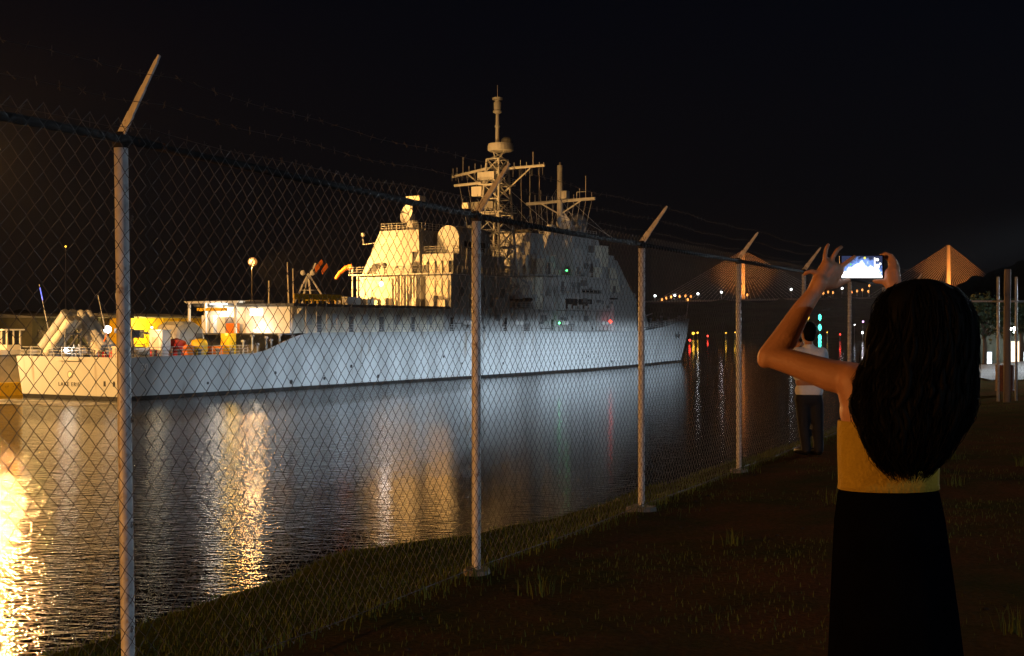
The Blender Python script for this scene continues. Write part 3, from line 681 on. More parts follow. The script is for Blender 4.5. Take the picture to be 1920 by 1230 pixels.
sp('flag_locker', 'grey', SB().b(63.4,64.6,-1.6,1.3,15.62,16.9)); sp('searchlight', 'darkgrey', SB().t((62.6,-3.2,15.6),(62.6,-3.2,16.6),.1).ball((62.6,3.2,16.9), .45, 10, 6))
# side of the block: lower storey, doors, rafts
sp('lower_storey', 'grey', SB().b(63,120,-7.2,7.0,6.95,10.4))
sp('upper_deck_edge', 'grey', SB().b(64,96,-8.4,8.3,10.36,10.56))
for i in range(17):
    s_ = 65+i*3.1; k = i % 5
    if k == 0: sp('door', 'dark', SB().b(s_,s_+.95,7.0,7.07,7.05,9.1))
    elif k == 1: sp('life_raft_canister', 'white', SB().path([(s_,-7.7,8.3),(s_+1.5,-7.7,8.3)], .36, 10))
    elif k == 2: sp('side_locker', 'darkgrey', SB().b(s_,s_+1.4,7.0,7.6,7.0,8.2))
    elif k == 3: sp('wall_pipe', 'grey', SB().t((s_,7.2,7.0),(s_,7.2,10.3),.12,7))
    else: sp('vent_hood', 'darkgrey', SB().b(s_,s_+1.1,7.0,7.5,8.6,9.6))
for i in range(24):
    s_ = 64+i*2.3; sp('stanchion', 'grey', SB().t((s_,8.2,6.95),(s_,8.2,10.4),.05,6))
for i in range(5):
    s_ = 65+i*3.0; sp('side_door' if i % 2 else 'side_panel', 'darkgrey', SB().b(s_,s_+(.9 if i % 2 else 1.6),8.4,8.46,10.66 if i % 2 else 12.2,12.6 if i % 2 else 13.6), hb)
# ---------------------------------------------------------------- after tower, radar dish, uptakes
at_ = sp('after_tower', 'grey', SB().hx([(64.6,-8.9,15.6),(79,-8.4,15.6),(79,1.9,15.6),(64.6,1.9,15.6),(66.2,-6.6,22.4),(78,-6.2,22.4),(78,.5,22.4),(66.2,.5,22.4)]), label='sloping after tower bright with sodium light')
sp('tower_seam', 'darkgrey', SB().b(64.9,65.4,.2,.32,16.0,19.0), at_)
sp('radar_panel', 'cream', SB().hx([(64.98,-6.9,17.0),(65.05,-6.9,17.0),(65.05,-2.6,17.0),(64.98,-2.6,17.0),(65.95,-6.0,21.4),(66.05,-6.0,21.4),(66.05,-2.8,21.4),(65.95,-2.8,21.4)]), at_)
guardrail([(78,-6.2,22.4),(66.3,-6.5,22.4),(66.3,.4,22.4),(78,.4,22.4)], 1.1, 'grey', 1.0)
sp('range_lamp', 'grey', SB().t((66.0,-7.4,20.6),(65.6,-9.4,20.4),.06).t((65.6,-9.4,20.4),(65.6,-9.4,21.6),.06).ball((65.6,9.4,21.9), .34, 8, 6))
def dish(s0, v0, z0, R, d, nm='radar_dish'):
    d = Vector((d[0],-d[1],d[2])).normalized(); c = Vector((s0,-v0,z0)); q = d.to_track_quat('Z','Y')
    mb = MB(); n = 20; rows = []
    for i in range(6):
        r = R*i/5 if i else .03; rows.append((r, .30*R*(r/R)**2))
    vs_ = []; fs = []
    for r, z in rows:
        for k in range(n): vs_.append(c+q @ Vector((r*math.cos(2*PI*k/n), r*math.sin(2*PI*k/n), z)))
    for i in range(5):
        for k in range(n): fs.append((i*n+k, i*n+(k+1)%n, (i+1)*n+(k+1)%n, (i+1)*n+k))
    mb.add(vs_, fs); m2 = [v-d*.09 for v in vs_]; mb.add(m2, fs)
    mb.add(vs_[-n:]+m2[-n:], [(k,(k+1)%n,n+(k+1)%n,n+k) for k in range(n)])
    o = sp(nm, 'grey', mb, smooth=True)
    sp('dish_feed', 'darkgrey', MB().tube(c, c+d*R*.75, .07, n=6).tube(c+d*R*.7, c+d*R*.9, .2, n=8), o)
    sp('dish_mount', 'grey', SB().path([c-d*.1, c-d*.9], .38, 8).path([c-d*.7, (c.x-d.x*.8, c.y-d.y*.8, z0-R*1.1)], .42, 10), o)
    return o
dish(67.5, -2.2, 24.9, 1.5, (-.85,-.30,.25))
sp('dish_pedestal', 'grey', SB().lathe([(1.2,0),(1.0,.8),(.7,1.6)], (68.3,1.9,22.4), 12)); sp('director_box', 'cream', SB().b(67.8,69.4,-2.9,-.4,26.3,27.7))
sp('step_house', 'grey', SB().b(65.2,80,1.9,7.4,15.6,18.6))
guardrail([(65.3,2.2,18.6),(65.3,7.3,18.6),(80,7.3,18.6)], 1.1, 'grey', 1.1)
for i, v in enumerate((2.4,3.7,5.0,6.2)): sp('step_locker', 'cream', SB().b(64.4,65.15,v,v+.9,15.62,17.5))
arc = [(-1.9+0,0)]+[(-1.9*math.cos(PI*k/12), 2.6+1.75*math.sin(PI*k/12)) for k in range(13)]+[(1.9,0)]
sp('uptake_hood', 'grey', SB().prism([(-(5.0+p[0]*1.0), 18.6+p[1]) for p in arc], 0, 67.5, 76.5), label='round topped uptake hood')
sp('uptake_grille', 'dark', SB().b(69,75,6.88,6.95,19.2,20.6))
dish(77.5, 3.4, 23.5, 1.2, (.2,.95,.2))
# after funnel behind the mast
fn = sp('funnel', 'grey', SB().hx([(80.5,-5,10.5),(86,-5,10.5),(86,3.4,10.5),(80.5,3.4,10.5),(81.2,-4,17.5),(85.4,-4,17.5),(85.4,2.6,17.5),(81.2,2.6,17.5)]))
sp('funnel_cap', 'black', SB().b(81.6,85,-3.5,2.2,17.5,18.3), fn)
for v in (-2,0,2): sp('exhaust_pipe', 'black', SB().lathe([(.8,0),(.8,1.0),(.7,1.0)], (83.4,-v+.6,18.3), 12), fn)
# ---------------------------------------------------------------- lattice main mast
MB_ = [(86.2,-2.7),(86.2,2.7),(93.2,2.7),(93.2,-2.7)]; MT_ = [(88.9,-1.15),(88.9,1.15),(91.8,1.15),(91.8,-1.15)]
mast = empty('main_mast', (0,0,0)); mast.parent = ship
Z0, Z1 = 10.5, 35.6
def leg(i, z):
    u = (z-Z0)/(Z1-Z0); return Vector((MB_[i][0]+(MT_[i][0]-MB_[i][0])*u, MB_[i][1]+(MT_[i][1]-MB_[i][1])*u, z))
for i in range(4): sp('mast_leg', 'grey', SB().t(leg(i,Z0), leg(i,Z1), .26, 8, .19), mast)
zs = [10.5,14.2,17.6,20.8,23.7,26.4,28.9,31.2,33.4,35.6]
for a, b in zip(zs, zs[1:]):
    for i in range(4):
        j = (i+1) % 4
        sp('mast_brace', 'grey', SB().t(leg(i,a), leg(j,b), .10, 5), mast); sp('mast_brace', 'grey', SB().t(leg(j,a), leg(i,b), .085, 5), mast)
        sp('mast_strut', 'grey', SB().t(leg(i,b), leg(j,b), .11, 5), mast)
for z, r in ((20.8,2.4),(26.6,2.5),(31.2,2.3)):
    sp('mast_platform', 'grey', SB().b(90.2-r,90.2+r,-r,r,z,z+.16), mast)
    guardrail([(90.2-r,-r,z+.16),(90.2-r,r,z+.16),(90.2+r,r,z+.16)], .95, 'grey', .9, 'platform_rail').parent = mast
sp('mast_radar_bar', 'darkgrey', SB().b(87.4,87.9,-3.2,.9,27.2,28.4), mast)
sp('mast_box', 'grey', SB().b(87.9,89.5,-3.6,-1.6,29.4,31.0), mast); sp('mast_box', 'grey', SB().b(88.2,90.2,-2.6,.6,32.0,33.4), mast); sp('mast_box', 'cream', SB().b(87.1,88.0,-4.9,-3.7,27.4,28.3), mast)
yd = sp('yardarm', 'grey', SB().pth([(90.4,-8.9,33.2),(90.4,-2.2,34.2),(90.4,2,34.0),(90.4,9.0,34.1)], .24, 7), mast)
sp('yardarm', 'grey', SB().t((89,-7.6,31.5),(89,-2.2,31.7),.24,7), mast)
for sg in (-1, 1):
    sp('yard_brace', 'grey', SB().t((90.4,sg*6.3,33.8),(90.4,sg*1.3,30.0),.13), mast)
    for v in (3.2,4.4,5.6,6.8,8.0,8.8):
        sp('yard_antenna', 'grey', SB().t((90.4,sg*v,33.9 if sg > 0 else 33.4),(90.4,sg*v,33.9+[.8,1.3,.7,1.0,4.0 if v == 8.0 else .9,.8][int(v*3)%6]*(1 if v != 6.8 else 3.6)),.045,5), yd)
        sp('yard_fitting', 'darkgrey', SB().t((90.4,sg*v-.2,33.8),(90.4,sg*v-.2,32.5),.05,5), yd)
for i in range(4):
    c = Vector((90.4+.1*i, .5, 35.6)); q = i*PI/2+.4
    sp('mast_leg', 'grey', SB().t(leg(i,35.4), (90.3+1.6*math.cos(q),.4+1.6*math.sin(q),37.0), .12, 6), mast)
sp('mast_top_ring', 'grey', SB().lathe([(1.9,0),(2.15,.15),(2.15,.95),(2.05,1.0),(2.05,1.25),(1.4,1.3)], (90.4,-.6,36.9), 24), mast)
sp('mast_top_lamps', 'darkgrey', SB().lathe([(.9,0),(.9,.8),(.5,1.1)], (90.8,-1.5,38.1), 10), mast)
sp('pole_mast', 'grey', SB().t((90.4,0.0,38.1),(90.4,.0,44.4),.36,10,.26).lathe([(.45,0),(.45,.25)], (90.4,0,41.0), 10), mast)
sp('beacon_drum', 'grey', SB().lathe([(.35,0),(.75,.25),(.75,.5),(.55,.7),(.62,.9),(.62,1.9),(.45,2.0),(.45,2.3),(.85,2.35),(.85,2.7),(.3,2.8)], (90.4,0,43.2), 16), mast)
sp('whip_antenna', 'grey', SB().t((90.4,0,46),(90.4,0,48),.04,5), mast)
# rigging wires from the yards
for sg in (-1, 1):
    for v in (4.5, 6.2, 8.0): sp('halyard', 'grey', SB().t((90.4,sg*v,33.8),(92+.2*v,sg*v*.75,16.2),.03,4), mast)
# ---------------------------------------------------------------- boat deck between the masts
def boat(s0, v0, z0):
    mb = SB(); rows = []
    for i in range(9):
        u = i/8; hw_ = 1.15*(1-max(0,(u-.55)/.45)**2)*(.92+.08*u)+.03; x = s0+u*7.0
        rows.append([(x,-v0-hw_,z0+1.25+.35*u*u),(x,-v0-hw_*.75,z0+.45),(x,-v0,z0+.1+.5*max(0,u-.7)),(x,-v0+hw_*.75,z0+.45),(x,-v0+hw_,z0+1.25+.35*u*u)])
    vs_ = [p for r in rows for p in r]; fs = []
    for i in range(8):
        for k in range(4): fs.append((i*5+k, i*5+k+1, i*5+6+k, i*5+5+k))
        fs.append((i*5, i*5+5, i*5+9, i*5+4))
    fs.append((0,1,2,3,4)); b_ = sp('ships_boat', 'darkgrey', mb.add(vs_, fs))
    sp('boat_tube', 'black', SB().path([r[0] for r in rows]+[r[4] for r in rows[::-1]], .28, 8), b_); sp('boat_console', 'grey', SB().b(s0+2.4,s0+3.6,v0-.4,v0+.4,z0+1.2,z0+2.4), b_)
boat(83, 6.6, 10.6); 
for s_ in (84.5, 88.5): sp('davit', 'grey', SB().pth([(s_,4.8,10.5),(s_,4.9,13.6),(s_,6.2,14.4),(s_,7.2,14.0)], [.22,.2,.16,.12], 7))
sp('crane_post', 'grey', SB().t((91,5.8,10.5),(91,5.8,15.2),.35,10)); sp('crane_jib', 'grey', SB().t((91,5.8,14.6),(83.5,6.6,16.6),.22,6,.14).t((91,5.8,15.2),(85,6.4,16.4),.06,4))
for i in range(8): sp('deck_locker', ['grey','darkgrey','cream'][i%3], SB().b(81.5+i*1.7,82.7+i*1.7,3.4-.3*(i%2),4.7,10.56,[11.6,12.4,11.4,12.8,11.9,12.2,11.5,12.0][i]))
guardrail([(80.5,8.2,10.56),(95,8.2,10.56)])
# ---------------------------------------------------------------- forward superstructure
f1 = sp('forward_house', 'grey', SB().b(98.6,118.5,-7.6,7.5,10.5,13.1), label='lower storey of the forward superstructure')
sp('recess_shade_panel', 'dark', SB().b(100.5,110.5,7.5,7.56,10.75,12.5), f1)  # flat dark panel paints the shade inside a recess
for i in range(5): sp('recess_item', 'grey', SB().b(101.2+i*2.0,102.0+i*2.0,7.56,7.95,10.6,11.5-.2*(i%2)), f1)
sp('forward_gallery', 'grey', SB().b(97.5,119,-8.2,8.2,13.1,13.3)); guardrail([(97.6,-8,13.3),(97.6,8.1,13.3),(113,8.1,13.3)], 1.05, 'grey', 1.5)
f2 = sp('bridge_house', 'grey', SB().hx([(99,-7.0,13.3),(119,-7.0,13.3),(119,6.9,13.3),(99,6.9,13.3),(99,-6.9,16.2),(119.5,-6.9,16.2),(119.5,6.8,16.2),(99,6.8,16.2)]))
sp('bridge_window_band', 'glass', SB().b(108,116.5,6.9,6.97,13.6,14.2), f2)
for i in range(4): sp('bridge_panel', 'cream' if i == 1 else 'darkgrey', SB().b(100+i*2.0,101+i*2.0,6.88,6.95,13.5,15.4), f2)
sp('upper_gallery', 'grey', SB().b(92.4,120.5,-7.6,7.6,16.2,16.45)); guardrail([(92.5,-7.4,16.45),(92.5,7.5,16.45),(113,7.5,16.45)], 1.05, 'grey', 1.5)
for s_ in (93.4, 96.4): sp('gallery_post', 'grey', SB().t((s_,7.2,10.5),(s_,7.2,16.2),.14,7)); sp('gallery_post', 'grey', SB().t((s_,-.5,10.5),(s_,-.5,16.2),.14,7))
sp('gallery_house', 'cream', SB().b(95.2,99,-6,4.2,10.5,16.2)); sp('gallery_house', 'grey', SB().b(94.6,101,-1.2,5.2,16.45,19.8)); sp('gallery_window', 'cream', SB().b(94.5,94.6,-.6,4.6,16.7,17.5))
for v in (.4, 1.7, 3.3, 4.6): sp('vent_pipe', 'cream', SB().t((94.3,v,16.45),(94.3,v,19.4),.26,8))
ff = sp('forward_funnel', 'grey', SB().hx([(95.4,-3.4,19.8),(100.6,-3.4,19.8),(100.6,3.6,19.8),(95.4,3.6,19.8),(95.8,-2.8,23.6),(100.2,-2.8,23.6),(100.2,3.2,23.6),(95.8,3.2,23.6)]), label='boxy forward funnel beside the lattice mast')
sp('funnel_cap', 'black', SB().b(96.4,99.6,-2.4,2.8,23.6,24.2), ff)
up = sp('upper_tower', 'grey', SB().hx([(107.5,-5.6,16.45),(121,-5.6,16.45),(121,5.6,16.45),(107.5,5.6,16.45),(108.2,-4.6,24.0),(118.5,-4.6,24.0),(118.5,4.6,24.0),(108.2,4.6,24.0)]))
sp('tower_box', 'cream', SB().b(116.6,119.4,4.6,6.4,18.6,22.4), up); sp('tower_box', 'grey', SB().b(109,111.4,5.0,6.2,19.0,21.4), up)
for i in range(9): sp('tower_fitting', ['darkgrey','grey'][i%2], SB().b(108.5+i*1.2,109.3+i*1.2,5.0+.25*(i%3),5.7+.2*(i%3),17.0+.5*(i%4),18.2+.8*(i%3)), up)
guardrail([(108.4,-4.5,24),(108.4,4.5,24),(118.4,4.5,24)], 1.05, 'grey', 1.3)
dish(109.6, 2.2, 26.2, 1.3, (-.6,.7,.3)); dish(114.5, 2.8, 25.9, 1.3, (.2,.9,.25))
sp('radome', 'darkgrey', SB().lathe([(1.2,0),(1.9,.6),(2.15,1.7),(1.9,2.8),(1.2,3.5),(.3,3.85)], (116.6,-1.2,24.6), 18), smooth=True, label='dark round radome ahead of the foremast')
sp('radome_base', 'grey', SB().lathe([(1.5,0),(1.3,.7)], (116.6,-1.2,24.0), 16))
# foremast
fm = empty('fore_mast', (0,0,0)); fm.parent = ship
sp('pole_mast', 'grey', SB().t((112.6,0,24),(112.6,0,36.9),.62,12,.5), fm)
sp('yardarm', 'grey', SB().t((112.6,-7.0,30.2),(112.6,7.1,30.6),.30,7), fm)
for sg in (-1, 1):
    sp('yard_brace', 'grey', SB().t((112.6,sg*4.2,30.3),(112.6,sg*.4,28.2),.14), fm); sp('mast_strut', 'grey', SB().t((115.5,sg*2.4,24),(112.6,sg*.3,29),.16), fm)
    for v in (1.6,2.8,4.0,5.2,6.4):
        sp('yard_antenna', 'grey', SB().t((112.6,sg*v,30.4),(112.6,sg*v,30.4+[1.3,2.2,.9,4.3 if sg > 0 else 1.4,1.1][int(v*1.7)%5]),.05,5), fm); sp('halyard', 'grey', SB().t((112.6,sg*v,30.2),(112.2,sg*v*.8,24.2),.035,4), fm)
sp('yard_frame', 'grey', SB().t((112.6,3.4,31.9),(112.6,5.2,31.9),.06).t((112.6,3.4,30.5),(112.6,3.4,31.9),.06), fm)
sp('mast_box', 'grey', SB().b(112,113.2,.6,1.6,30.8,32.2), fm); sp('mast_lamp', 'darkgrey', SB().t((112.6,0,36.9),(112.6,0,37.5),.2,8), fm)
# forward tower with the sloping radar face, recess and lit side panel
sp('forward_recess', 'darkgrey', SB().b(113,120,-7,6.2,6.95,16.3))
ft_ = sp('forward_tower', 'grey', SB().hx([(115,-7.2,13.0),(131,-6.6,13.0),(131,6.4,13.0),(115,7.6,13.0),(116.5,-5.4,20.1),(125.5,-5.2,20.1),(125.5,5.2,20.1),(116.5,6.0,20.1)]), label='tall forward tower with a sloping front')
sp('tower_parapet', 'grey', SB().b(117.5,124.8,-4.6,5.0,20.1,20.9), ft_)
fl = sp('forward_lower_tower', 'grey', SB().hx([(118.8,-7.8,6.8),(130.5,-7.2,6.8),(130.5,7.1,6.8),(118.8,7.9,6.8),(118.8,-7.6,12.98),(131.4,-6.7,12.98),(131.4,6.5,12.98),(118.8,7.8,12.98)]), label='bluish lit lower face of the forward tower')
sp('eight_sided_panel', 'cream', SB().hx([(118.5,7.27,14.0),(123.3,7.0,14.0),(123.3,7.06,14.0),(118.5,7.33,14.0),(119.3,6.42,18.5),(122.4,6.28,18.5),(122.4,6.34,18.5),(119.3,6.48,18.5)]), ft_)
sp('platform_bracket', 'dark', SB().b(117.6,119.0,7.5,8.4,12.6,12.9))
guardrail([(119,7.4,13.0),(131,6.3,13.0)], 1.0, 'grey', 1.5)
sp('forward_gun', 'grey', SB().hexa([(143,-1.7,7.3),(148,-1.7,7.4),(148,1.7,7.4),(143,1.7,7.3),(143.6,-1.3,10.4),(147,-1.3,10.2),(147,1.3,10.2),(143.6,1.3,10.4)]).t((147,0,9.4),(153.5,0,10.4),.15,8,.09))
for i in range(6): sp('bow_fitting', 'darkgrey', SB().lathe([(.35,0),(.3,.2),(.25,.9),(.38,1.1),(.2,1.25)], (150+i*2.8,(-1)**i*1.4,7.8+i*.22), 10))
sp('bow_vent', 'darkgrey', SB().t((140,2.5,7.2),(140,2.5,9.6),.3,8).t((137,3.6,7.1),(137,3.6,9.2),.26,8).b(133,136,-3,3,6.9,8.4))
sp('jackstaff', 'grey', SB().t((171.5,0,9.3),(172.6,0,13.2),.07))
# small gear that breaks up the forward superstructure and the boat deck
cr = random.Random(31)
def gear(s0, s1, vv, z0, z1, n, par=None):
    for i in range(n):
        s_ = cr.uniform(s0, s1); z = cr.uniform(z0, z1); k = cr.random()
        if k < .3: sp('vent_box', cr.choice(['grey','grey','darkgrey']), SB().b(s_,s_+cr.uniform(.5,1.6),vv,vv+cr.uniform(.25,.7),z,z+cr.uniform(.4,1.3)), par)
        elif k < .36: sp('dark_opening', 'darkgrey', SB().b(s_,s_+cr.uniform(.6,2.2),vv+.005,vv+.03,z,z+cr.uniform(.5,1.6)), par)
        elif k < .68: sp('pipe_run', 'grey', SB().t((s_,vv+.15,z),(s_,vv+.15,z+cr.uniform(1.2,2.6)),cr.uniform(.06,.16),6), par)
        elif k < .8: sp('cable_tray', 'darkgrey', SB().b(s_,s_+cr.uniform(1.5,4),vv,vv+.15,z,z+.16), par)
        elif k < .9: sp('small_antenna', 'grey', SB().t((s_,vv+.3,z),(s_,vv+.5,z+cr.uniform(1.5,3.5)),.05,5), par)
        else: sp('flood_lamp', 'darkgrey', SB().t((s_,vv,z),(s_,vv+.5,z+.2),.06,5).ball((s_,-(vv+.6),z+.2), .25, 8, 6), par)
gear(64, 112, 7.0, 7.0, 9.6, 40); gear(99, 118, 7.5, 10.6, 12.2, 14); gear(99, 114, 6.9, 13.4, 15.2, 12)
gear(109, 119, 5.75, 16.6, 17.6, 12); gear(109, 118, 5.2, 18.4, 22.0, 12); gear(117, 126, 7.0, 13.6, 15.0, 8); gear(95.5, 99.5, 5.25, 16.6, 18.6, 7)
gear(81, 95, 5.0, 10.7, 13.0, 22); gear(113, 118.5, 6.25, 7.2, 14.0, 14); gear(66, 79, 8.42, 11, 14, 9); gear(66, 79, 7.42, 15.8, 17.6, 10)
for i in range(14): sp('deck_gear', cr.choice(['grey','darkgrey','cream']), SB().b(*(lambda a, b: (a, a+cr.uniform(.5,1.4), b, b+cr.uniform(.4,1.2)))(cr.uniform(93,117), cr.uniform(5.0,6.6)), 16.45, 16.45+cr.uniform(.8,2.6)))
for i in range(16): sp('deck_gear', cr.choice(['grey','darkgrey']), SB().b(*(lambda a, b: (a, a+cr.uniform(.5,1.4), b, b+cr.uniform(.4,1.2)))(cr.uniform(108.5,117), cr.uniform(-3,3.6)), 24.0, 24+cr.uniform(.6,2.4)))
for i in range(10): a_ = cr.uniform(94,124); sp('wire_stay', 'grey', SB().t((a_,cr.uniform(3,7),cr.choice([16.5,20.2,24.0])),(112.6 if cr.random() < .6 else 91,cr.uniform(-1,1),cr.uniform(28,33)),.03,4))
# running and working lights aboard
def shiplamp(nm, e, s, v, z, r, power=0, col=(1,1,1)):
    sp(nm, e, SB().ball((s,-v,z), r, 8, 6), smooth=True)
    if power: light('lamp_light', 'POINT', shipw(s, v+.7, z+.3), power, col, ship, .5)
shiplamp('fantail_lamp', emat('fantail_lamp_glass', (.85,.95,1), 5), 1.5, 4.0, 7.5, .42, 40, (.9,.97,1)); sp('fantail_lamp_arm', 'orange', SB().t((1.5,4.0,7.2),(1.5,3.5,6.2),.09))
shiplamp('rail_lamp', 'e_white', -.1, -.6, 5.25, .2, 120, (1,.9,.7))
shiplamp('cabinet_lamp', 'e_amber', 9.0, 3.0, 7.6, .08, 130, (1,.85,.55))
shiplamp('work_lamp', 'e_amber', 16.4, 7.4, 6.9, .15, 420, (1,.6,.12))
shiplamp('green_lamp', 'e_green', 101.5, 7.2, 17.3, .17); shiplamp('green_lamp', 'e_green', 97.5, 7.9, 8.3, .17)
shiplamp('red_lamp', 'e_red', 117.0, 8.0, 8.6, .32)

# ================================================================== LOCK WALL AND LEFT BACKGROUND
def wallprism(poly, s0, s1):
    mb = MB(); n = len(poly)
    mb.add([shipw(s0, v, z) for v, z in poly]+[shipw(s1, v, z) for v, z in poly], [tuple(range(n)), tuple(range(2*n-1, n-1, -1))]+[(i,(i+1)%n,n+(i+1)%n,n+i) for i in range(n)])
    return mb
lw = wallprism([(-12,-3),(-12,4.6),(-70,4.6),(-70,-3)], -90, 190).build('lock_wall', 'concrete'); tag(lw, 'long concrete lock wall along the far side of the warship', 'wall')
wallprism([(-11.8,4.6),(-11.8,5.15),(-13.2,5.15),(-13.2,4.6)], -90, 190).build('coping', 'white', lw)
fdr = wallprism([(-10.9,-.6),(-10.9,1.45),(-11.9,1.45),(-11.9,-.6)], -60, 30).build('floating_fender', 'yellow'); tag(fdr, 'long yellow floating fender at the foot of the lock wall', 'fender')
hut = empty('guard_hut', shipw(3.4,-14.2,4.6), SRZ, 'small cream guard hut with a flat roof on the lock wall', 'hut')
MB().box(-1.0,1.0,-1.0,1.0,0,1.1).build('wall', 'cream', hut)
for x_, y_ in ((-.92,-.92),(.92,-.92),(.92,.92),(-.92,.92),(0,-.92),(-.92,0)): MB().box(x_-.08,x_+.08,y_-.08,y_+.08,1.1,2.75).build('corner_post', 'cream', hut)
MB().box(-.88,.88,-.88,.88,1.1,2.7).build('glazing', 'glass', hut)
MB().box(-1.7,1.25,-1.3,1.6,2.75,2.92).build('roof', 'white', hut)
def shed(name, x0, x1, Y0, Y1, ytop, m, label, win):
    a, b = at(x0, ytop, Y0), at(x1, ytop, Y1); zb = WATER+4.6; d = Vector((b.x-a.x, b.y-a.y, 0)); L = d.length
    t = empty(name, (a.x, a.y, zb), math.atan2(d.y, d.x), label, 'shed'); h = a.z-zb
    MB().box(0,L,0,7,0,h).build('wall', m, t)
    MB().hexa([(-.5,-.7,h),(L+.5,-.7,h),(L+.5,7.5,h),(-.5,7.5,h),(-.5,-.7,h+.18),(L+.5,-.7,h+.18),(L+.5,7.5,h+.7),(-.5,7.5,h+.7)]).build('roof', 'darkgrey', t)
    n = int(L//3.2)
    for i in range(n):
        x = 1+i*3.2; MB().box(x,x+1.5,-.06,0,1.5,2.7).build('window', 'glass', t) if i % 3 != win else MB().box(x,x+1.2,-.06,0,.05,2.3).build('door', 'darkgrey', t)
        MB().box(x+2.1,x+2.3,-.12,0,0,h).build('pilaster', m, t)
    return t, a, b, h
shed('long_shed', 60, 243, 178, 196, 596, 'unlit_wall', 'long dim grey shed behind the launch tubes on the lock wall', 1)  # one building in dark and yellow colours for its unlit and lit parts
t_, a_, b_, h_ = shed('yellow_shed', 246, 378, 190, 203, 596, 'yellow', 'shed coloured bright yellow as if lamplit, behind the gun house', 2)
wl = empty('shed_lamp', (a_.x*.55+b_.x*.45, a_.y*.55+b_.y*.45-6.5, WATER+4.6), 0, 'low yellow lamp post in front of the yellow shed', 'lamp post')
MB().tube((0,0,0),(0,0,2.9),.06,n=8).build('pole', 'galv', wl); MB().ball((0,0,3.0), .16, 8, 6).build('bulb', 'e_sod', wl)
light('lamp_light', 'POINT', tuple(wl.location+Vector((0,.4,3.3))), 2600, (1,.72,.22), wl, .15)
wp_ = shipw(-7,-12.6,5.15)  # off-frame lamp added to brighten the foam and fender
wl2 = empty('stern_fill_lamp', wp_, 0, 'unseen short lamp post added astern to brighten the foam and fender', 'lamp post')
MB().tube((0,0,0),(0,0,2.2),.06,n=8).build('pole', 'galv', wl2); MB().ball((0,0,2.3), .16, 8, 6).build('bulb', 'e_sod', wl2)
light('lamp_light', 'POINT', tuple(shipw(-7.2,-11.2,6.6)), 6500, (1,.62,.24), wl2, .2)
# thin far mast with a small light
p_ = at(123, 590, 300); q_ = at(123, 463, 300)
fmast = empty('signal_mast', (p_.x, 300, WATER+4), 0, 'very thin tall signal mast with a tiny light above the launch tubes', 'mast')
MB().tube((0,0,0),(0,0,q_.z-WATER-4),.16,.07,8).build('pole', 'galv', fmast); MB().ball((0,0,q_.z-WATER-3.9), .2, 8, 6).build('lamp', 'e_amber', fmast)
# churned water under the stern lamps
mb = MB(); n_ = 60; rg = random.Random(5)
for i in range(n_+1):
    v_ = -15+i*27/n_; d_ = 4.5+3.5*vn(i*.3, 1.2, 4); c = -3.2-d_*.5-2*vn(i*.2, 5.2, 4)
    for k in range(7): mb.v.append(tuple(shipw(c+d_*.5*(k/3-1), v_, .03)))
for i in range(n_):
    for k in range(6): mb.f.append((i*7+k, i*7+k+1, i*7+8+k, i*7+7+k))
def foam_material():
    m = bpy.data.materials.new('churned_water'); m.use_nodes = True; t = m.node_tree; p = t.nodes['Principled BSDF']
    p.inputs['Base Color'].default_value = (.42,.42,.38,1); p.inputs['Roughness'].default_value = .5
    g = t.nodes.new('ShaderNodeNewGeometry'); n = t.nodes.new('ShaderNodeTexNoise'); n.inputs['Scale'].default_value = .55; n.inputs['Detail'].default_value = 8; n.inputs['Roughness'].default_value = .7
    t.links.new(g.outputs['Position'], n.inputs['Vector'])
    r = t.nodes.new('ShaderNodeValToRGB'); r.color_ramp.elements[0].position = .36; r.color_ramp.elements[1].position = .56
    r.color_ramp.elements[0].color = (0,0,0,1); r.color_ramp.elements[1].color = (1,1,1,1)
    t.links.new(n.outputs[0], r.inputs[0]); t.links.new(r.outputs[0], p.inputs['Alpha'])
    return m
M['foam'] = foam_material()
o = mb.build('foam', 'foam', fix=False); tag(o, 'pale churned foam on the water under the stern lamps', 'foam', kind='stuff')

# ================================================================== FAR SHORE, HILLS, BRIDGE
def ridge(prof, Y0, Y1, name, seed, step=12):
    mb = MB(); xs = list(range(prof[0][0], prof[-1][0]+1, step)); rows = 9
    for x in xs:
        yt = interp(prof, x)
        for j in range(rows):
            u = j/(rows-1); Y = Y0+(Y1-Y0)*u; top = EYE+(609-yt)/F*Y1
            zz = WATER-1+(top-WATER+1)*(u**.75)
            zz += (Y1*.004)*(vn(x*.045, j*.9, seed)-.5)*(1 if j else 0)+Y1*.0022*(vn(x*.16, j*2.1, seed+1)-.5)
            mb.v.append(((x-960)/F*Y, Y, zz))
    for i in range(len(xs)-1):
        for j in range(rows-1): mb.f.append((i*rows+j, i*rows+j+1, (i+1)*rows+j+1, (i+1)*rows+j))
    # back slope so that the hill is solid
    o = len(mb.v)
    for i, x in enumerate(xs):
        v = mb.v[i*rows+rows-1]; mb.v.append((v[0]*1.3, v[1]*1.3, WATER-2))
    for i in range(len(xs)-1): mb.f.append((i*rows+rows-1, o+i, o+i+1, (i+1)*rows+rows-1))
    return structure(mb.build(name, 'hill', smooth=True))
ridge([(-900,560),(-300,585),(0,582),(250,596),(420,606),(700,592),(1000,588),(1180,574),(1290,567),(1420,563),(1560,561),(1700,562),(1900,566),(2300,560)], 800, 1150, 'far_hills', 3)
ridge([(1660,612),(1700,590),(1745,556),(1790,540),(1833,519),(1874,500),(1930,486),(2060,470),(2300,455)], 420, 640, 'wooded_hill', 8, 8)
BY = 1800.0; MP = BY/F
